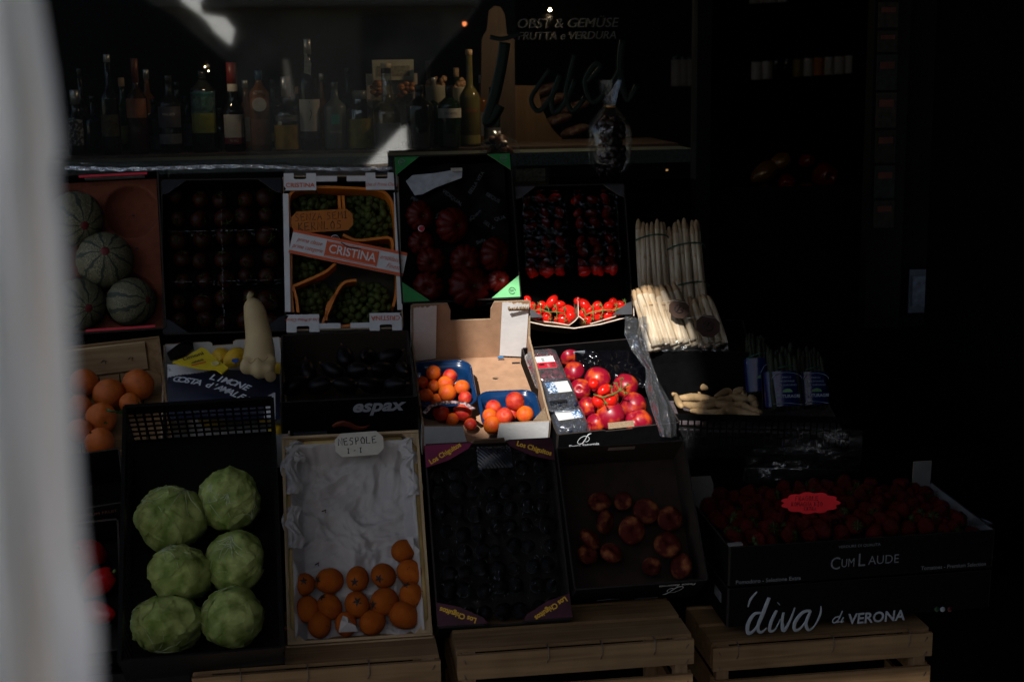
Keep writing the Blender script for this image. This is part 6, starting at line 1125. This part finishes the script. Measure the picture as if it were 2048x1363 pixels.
for x, y0, wpx, s in ((875, 168, 44, 'left'), (922, 172, 30, 'right')):
    p = at(x, 283, 4.26); sc_ = scale_at(p); t = thing('paper_cup', 'pale paper tub of nuts behind the white-banded bottle, the %s one' % s, 'tub', T(p.x, p.y, 1.368)); h = (283-y0)*sc_; B().lathe([(0, 0), (wpx*.42*sc_, 0), (wpx*.5*sc_, h), (wpx*.53*sc_, h+.002), (wpx*.46*sc_, h)], 26).obj('tub', mat('tub_paper', (.32, .30, .22), .7, .12, 40), t)
    b = B()
    for k in range(12): b.ball(.010, 9, 6, 0, T(random.uniform(-.4, .4)*wpx*sc_, random.uniform(-.01, .01), h+random.uniform(0, .022)) @ rrot() @ S(1, 1, .6))
    b.obj('nuts', mat('nuts', (.24, .14, .07), .35, .3, 60), t)
# wooden boards
wb = thing('wooden_board', 'tall bottle-shaped pale wooden board standing behind the window lettering', 'board', I4)
def bp(x, y, Y=4.32): p = at(x, y, Y); return (p.x, p.z)
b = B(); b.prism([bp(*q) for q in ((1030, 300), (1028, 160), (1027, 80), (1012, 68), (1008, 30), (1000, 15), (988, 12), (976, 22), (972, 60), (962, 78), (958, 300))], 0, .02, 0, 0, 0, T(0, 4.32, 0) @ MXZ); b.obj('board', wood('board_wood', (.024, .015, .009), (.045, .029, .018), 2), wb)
wb2 = thing('cutout_board', 'wide wooden panel with a big round cut-out behind the cellophane bag', 'board', I4); arc = [bp(1170-95*cos(a)*1.0, 165+130*sin(a), 4.36) for a in [(.05+k*.105) for k in range(15)]]
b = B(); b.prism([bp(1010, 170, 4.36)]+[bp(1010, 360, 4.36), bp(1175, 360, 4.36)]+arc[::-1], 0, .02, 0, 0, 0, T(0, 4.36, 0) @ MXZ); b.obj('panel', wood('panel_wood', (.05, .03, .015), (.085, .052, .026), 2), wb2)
for i, (x, y, s) in enumerate(((1105, 200, 'upper left'), (1115, 240, 'lower left'), (1150, 215, 'upper right'), (1150, 262, 'lower right'), (1090, 180, 'topmost'))):
    p = at(x, y, 4.5); b = B(); b.ball(1, 16, 10, fn=lambda q: q*(1+.1*noise.noise(q*3)), M=S(.05, .03, .018)); tag(b.obj('cured_sausage', mat('salami', (.035, .014, .012), .5, .6, 60, .3, 60, thr=(.45, .6), col2=(.09, .065, .055)), None, T(*p) @ R(-.3, 'Y')), 'cured sausage in the round opening of the wooden panel, %s one' % s, 'sausage')
# nut bag and cellophane bag
def cbag(name, label, x, y0, ytie, y1, wpx, Y, inner, m_in, cat, tw):
    p = at(x, y1, Y); sc_ = scale_at(p); H = (y1-y0)*sc_; zt = (y1-ytie)*sc_; t = thing(name, label, cat, T(p.x, Y, p.z)); R_ = wpx/2*sc_
    def f(u, v):
        a = 2*pi*u; z = H*v
        if z < zt: q = z/zt; r = R_*(min(1, .55+2.4*q))*(1-.80*max(0, (q-.62)/.38)**1.5)
        else: q = (z-zt)/(H-zt); r = R_*(.17+.33*q)
        r *= 1+.07*noise.noise((cos(a)*2.4, sin(a)*2.4, z*30))+.05*sin(a*11)*(z > zt*.7); return (r*cos(a), r*sin(a)*.7, z)
    B().surf(f, 60, 60).obj('cellophane', K['cello'], t); b = B(); rr = random.Random(5)
    for k in range(tw): q = rr.uniform(.03, .8)*zt; rad = R_*.62*min(1, .6+2*q/zt)*(1-.5*max(0, (q/zt-.6)/.4)); a = rr.uniform(0, 6.28); b.ball(1, 12, 8, 0, T(rad*cos(a)*rr.random(), rad*sin(a)*.6, q) @ rrot() @ S(.02, .013, .012))
    b.obj(inner, m_in, t); B().lathe([(R_*.19, zt-.003), (R_*.24, zt), (R_*.19, zt+.003)], 16, 0).obj('tie', mat('gold_tie', (.40, .22, .08), .3, metal=.6), t)
cbag('gift_bag', 'tied cellophane bag of dark sweets with a flared top standing right of the window', 1222, 163, 215, 352, 84, 3.86, 'filling', mat('dark_sweets', (.015, .006, .004), .3, .5, 40), 'bag', 60)
cbag('nut_bag', 'small clear bag of nuts lying by the wooden panel', 1000, 262, 272, 312, 80, 3.93, 'filling', mat('dried_nuts', (.10, .05, .03), .35, .5, 50), 'bag', 20)
wbox('cardboard_box', 'low dark carton behind the beef tomato crate', 1024, 322, 1098, 372, 3.93, mat('dark_kraft', (.07, .045, .03), .8, .2, 40), d=.04)
# wrinkled film over the ledge front
def lf_(u, v): p = at(130+660*u, 332+3*sin(u*9)+7*v, GY-.06-.01*v); return p+Vector((0, .006*noise.noise((u*30, v*3, 0)), .004*noise.noise((u*40, v*3, 2))))
b = B(); b.surf(lf_, 140, 8); tag(b.obj('ledge_film', clear('brown_film', (.45, .34, .26), .28, .06, 1.0, 120)), 'crinkled brownish film hanging along the window ledge above the crates', 'film')
# interior behind: bottles on a far shelf, fruit mound, lamps
far = 8.6
def farbottle(x, yt, yb, lab, lbm, i):
    a = at(x, yb, far); sc_ = scale_at(a); h = (yb-yt)*sc_; t = thing('wine_bottle', lab, 'bottle', T(*a), 'wine bottles on the shelf inside the doorway'); r = 11.5*sc_; B().lathe([(0, 0), (r, 0), (r, h*.58), (r*.4, h*.72), (r*.34, h), (0, h)], 16).obj('glass', dk, t)
    if lbm: b = B(); b.surf(lambda u, v: ((r+.002)*sin((u-.5)*2.4), -(r+.002)*cos((u-.5)*2.4), h*(.08+.42*v)), 8, 1); b.obj('label', lbm, t)
fl1 = mat('far_white', (.55, .5, .47), .6, .1); fl2 = mat('far_orange', (.6, .2, .05), .6, .1); fl3 = mat('far_gold', (.25, .18, .06), .6, .2)
for i in range(11):
    x = 1512+i*20.6; yb = 166-i*1.4; m_ = [fl1, fl1, None, None, fl3, fl1, fl2, fl1, fl1, fl1, fl1][i]; farbottle(x, yb-82, yb, 'wine bottle with %s label, %s from left on the shelf inside the doorway' % ({None: 'no visible', fl1: 'a white', fl2: 'an orange', fl3: 'a dull gold'}[m_], NUM[i]), m_, i)
for i in range(4): farbottle(1352+i*14, 60 + 0, 182, 'white-labelled wine bottle, %s of four inside the right edge of the window' % NUM[i], fl1, i)
for i in range(4): farbottle(1508+i*18, -60, 14-i, 'white-labelled wine bottle, %s of four on the top shelf at the picture edge' % NUM[i], fl1, i)
for y, x0, x1, s in ((166, 1495, 1740, 'dark shelf of wine bottles inside the doorway'), (183, 1330, 1400, 'dark shelf end behind the right edge of the window'), (14, 1495, 1600, 'upper dark wine shelf inside the doorway')):
    a = at(x0, y, far); c = at(x1, y-(10 if y == 166 else 0), far); b = B(); b.box(((a.x+c.x)/2, far+.1, (min(a.z, c.z))-.02), (c.x-a.x, .4, .03)); tag(b.obj('wine_shelf', inwall), s, 'shelf')
a = at(1560, 400, 5.2); t = thing('fruit_mound_table', 'dark counter inside the doorway', 'counter', T(a.x, 5.3, 0)); B().box((0, .2, a.z/2-.03), (1.0, .7, a.z)).obj('counter', inwall, t)
mr2 = mat('shaded_red_pepper', (.08, .003, .003), .25, .2, 6); mp = mat('mound_orange', (.06, .02, .004), .3, .4, 8)  # heap colours darkened, the dim of the interior put into them
for i, (x, y, r, m_, s) in enumerate(((1530, 345, 26, mat('yellow_pepper', (.07, .034, .004), .25, .2, 6), 'long yellow'), (1560, 325, 22, mat('yellow_pepper', (.42, .24, .02)), 'pale yellow'), (1608, 385, 24, mp, 'orange'), (1612, 322, 18, mr2, 'shiny red'), (1650, 350, 34, mr2, 'large dim red'), (1575, 365, 24, mr2, 'dark red'), (1530, 385, 20, mp, 'dim orange'))):
    p = at(x, y, 5.1); b = B(); b.ball(1, 24, 16, fn=pep, M=S(r*scale_at(p))); o = b.obj('pepper', m_); o.matrix_world = T(*p) @ R(1.1, 'Y') @ R(.4*i, 'X'); tag(o, s+' pepper in the dim heap inside the doorway', 'pepper')
def lamp(x, y, Y, r, e, c, s):
    p = at(x, y, Y); t = thing('ceiling_lamp', s, 'lamp', T(*p)); m_ = bpy.data.materials.new('lamp_glow'); m_.use_nodes = True; n = m_.node_tree.nodes; em = n.new('ShaderNodeEmission'); em.inputs[0].default_value = (*c, 1); em.inputs[1].default_value = e; m_.node_tree.links.new(em.outputs[0], n['Material Output'].inputs[0])
    B().ball(r, 12, 8).obj('bulb', m_, t); B().lathe([(r*.8, r*.9), (r*.7, r*1.6), (r*.3, r*2.2)], 14).obj('housing', dk, t)
lamp(1100, 20, 4.02, .005, 40, (1, .72, .42), 'small warm spotlight glowing above the shop lettering'); lamp(929, 48, 7.5, .012, 1.5, (1, .25, .08), 'small orange glowing lamp behind the window')
lamp(410, 134, 4.06, .0022, 14, (1, .72, .42), 'tiny warm bulb left of a pair seen above the teal-labelled bottle'); lamp(417, 142, 4.06, .0022, 14, (1, .72, .42), 'tiny warm bulb right of a pair seen above the teal-labelled bottle')
lamp(1334, 340, 5.4, .004, .6, (1, .5, .2), 'dim warm glow low inside the right part of the window')
il = bpy.data.lights.new('ceiling_glow', 'POINT'); io = bpy.data.objects.new('ceiling_glow', il); C.objects.link(io); p = at(1100, 20, 4.0); io.location = p+Vector((0, 0, -.02)); il.energy = 2.4; il.color = (1, .7, .42); il.shadow_soft_size = .005

il2 = bpy.data.lights.new('bulb_glow', 'POINT'); io2 = bpy.data.objects.new('bulb_glow', il2); C.objects.link(io2); io2.location = at(413, 132, 4.04); il2.energy = .22; il2.color = (1, .74, .46); il2.shadow_soft_size = .003
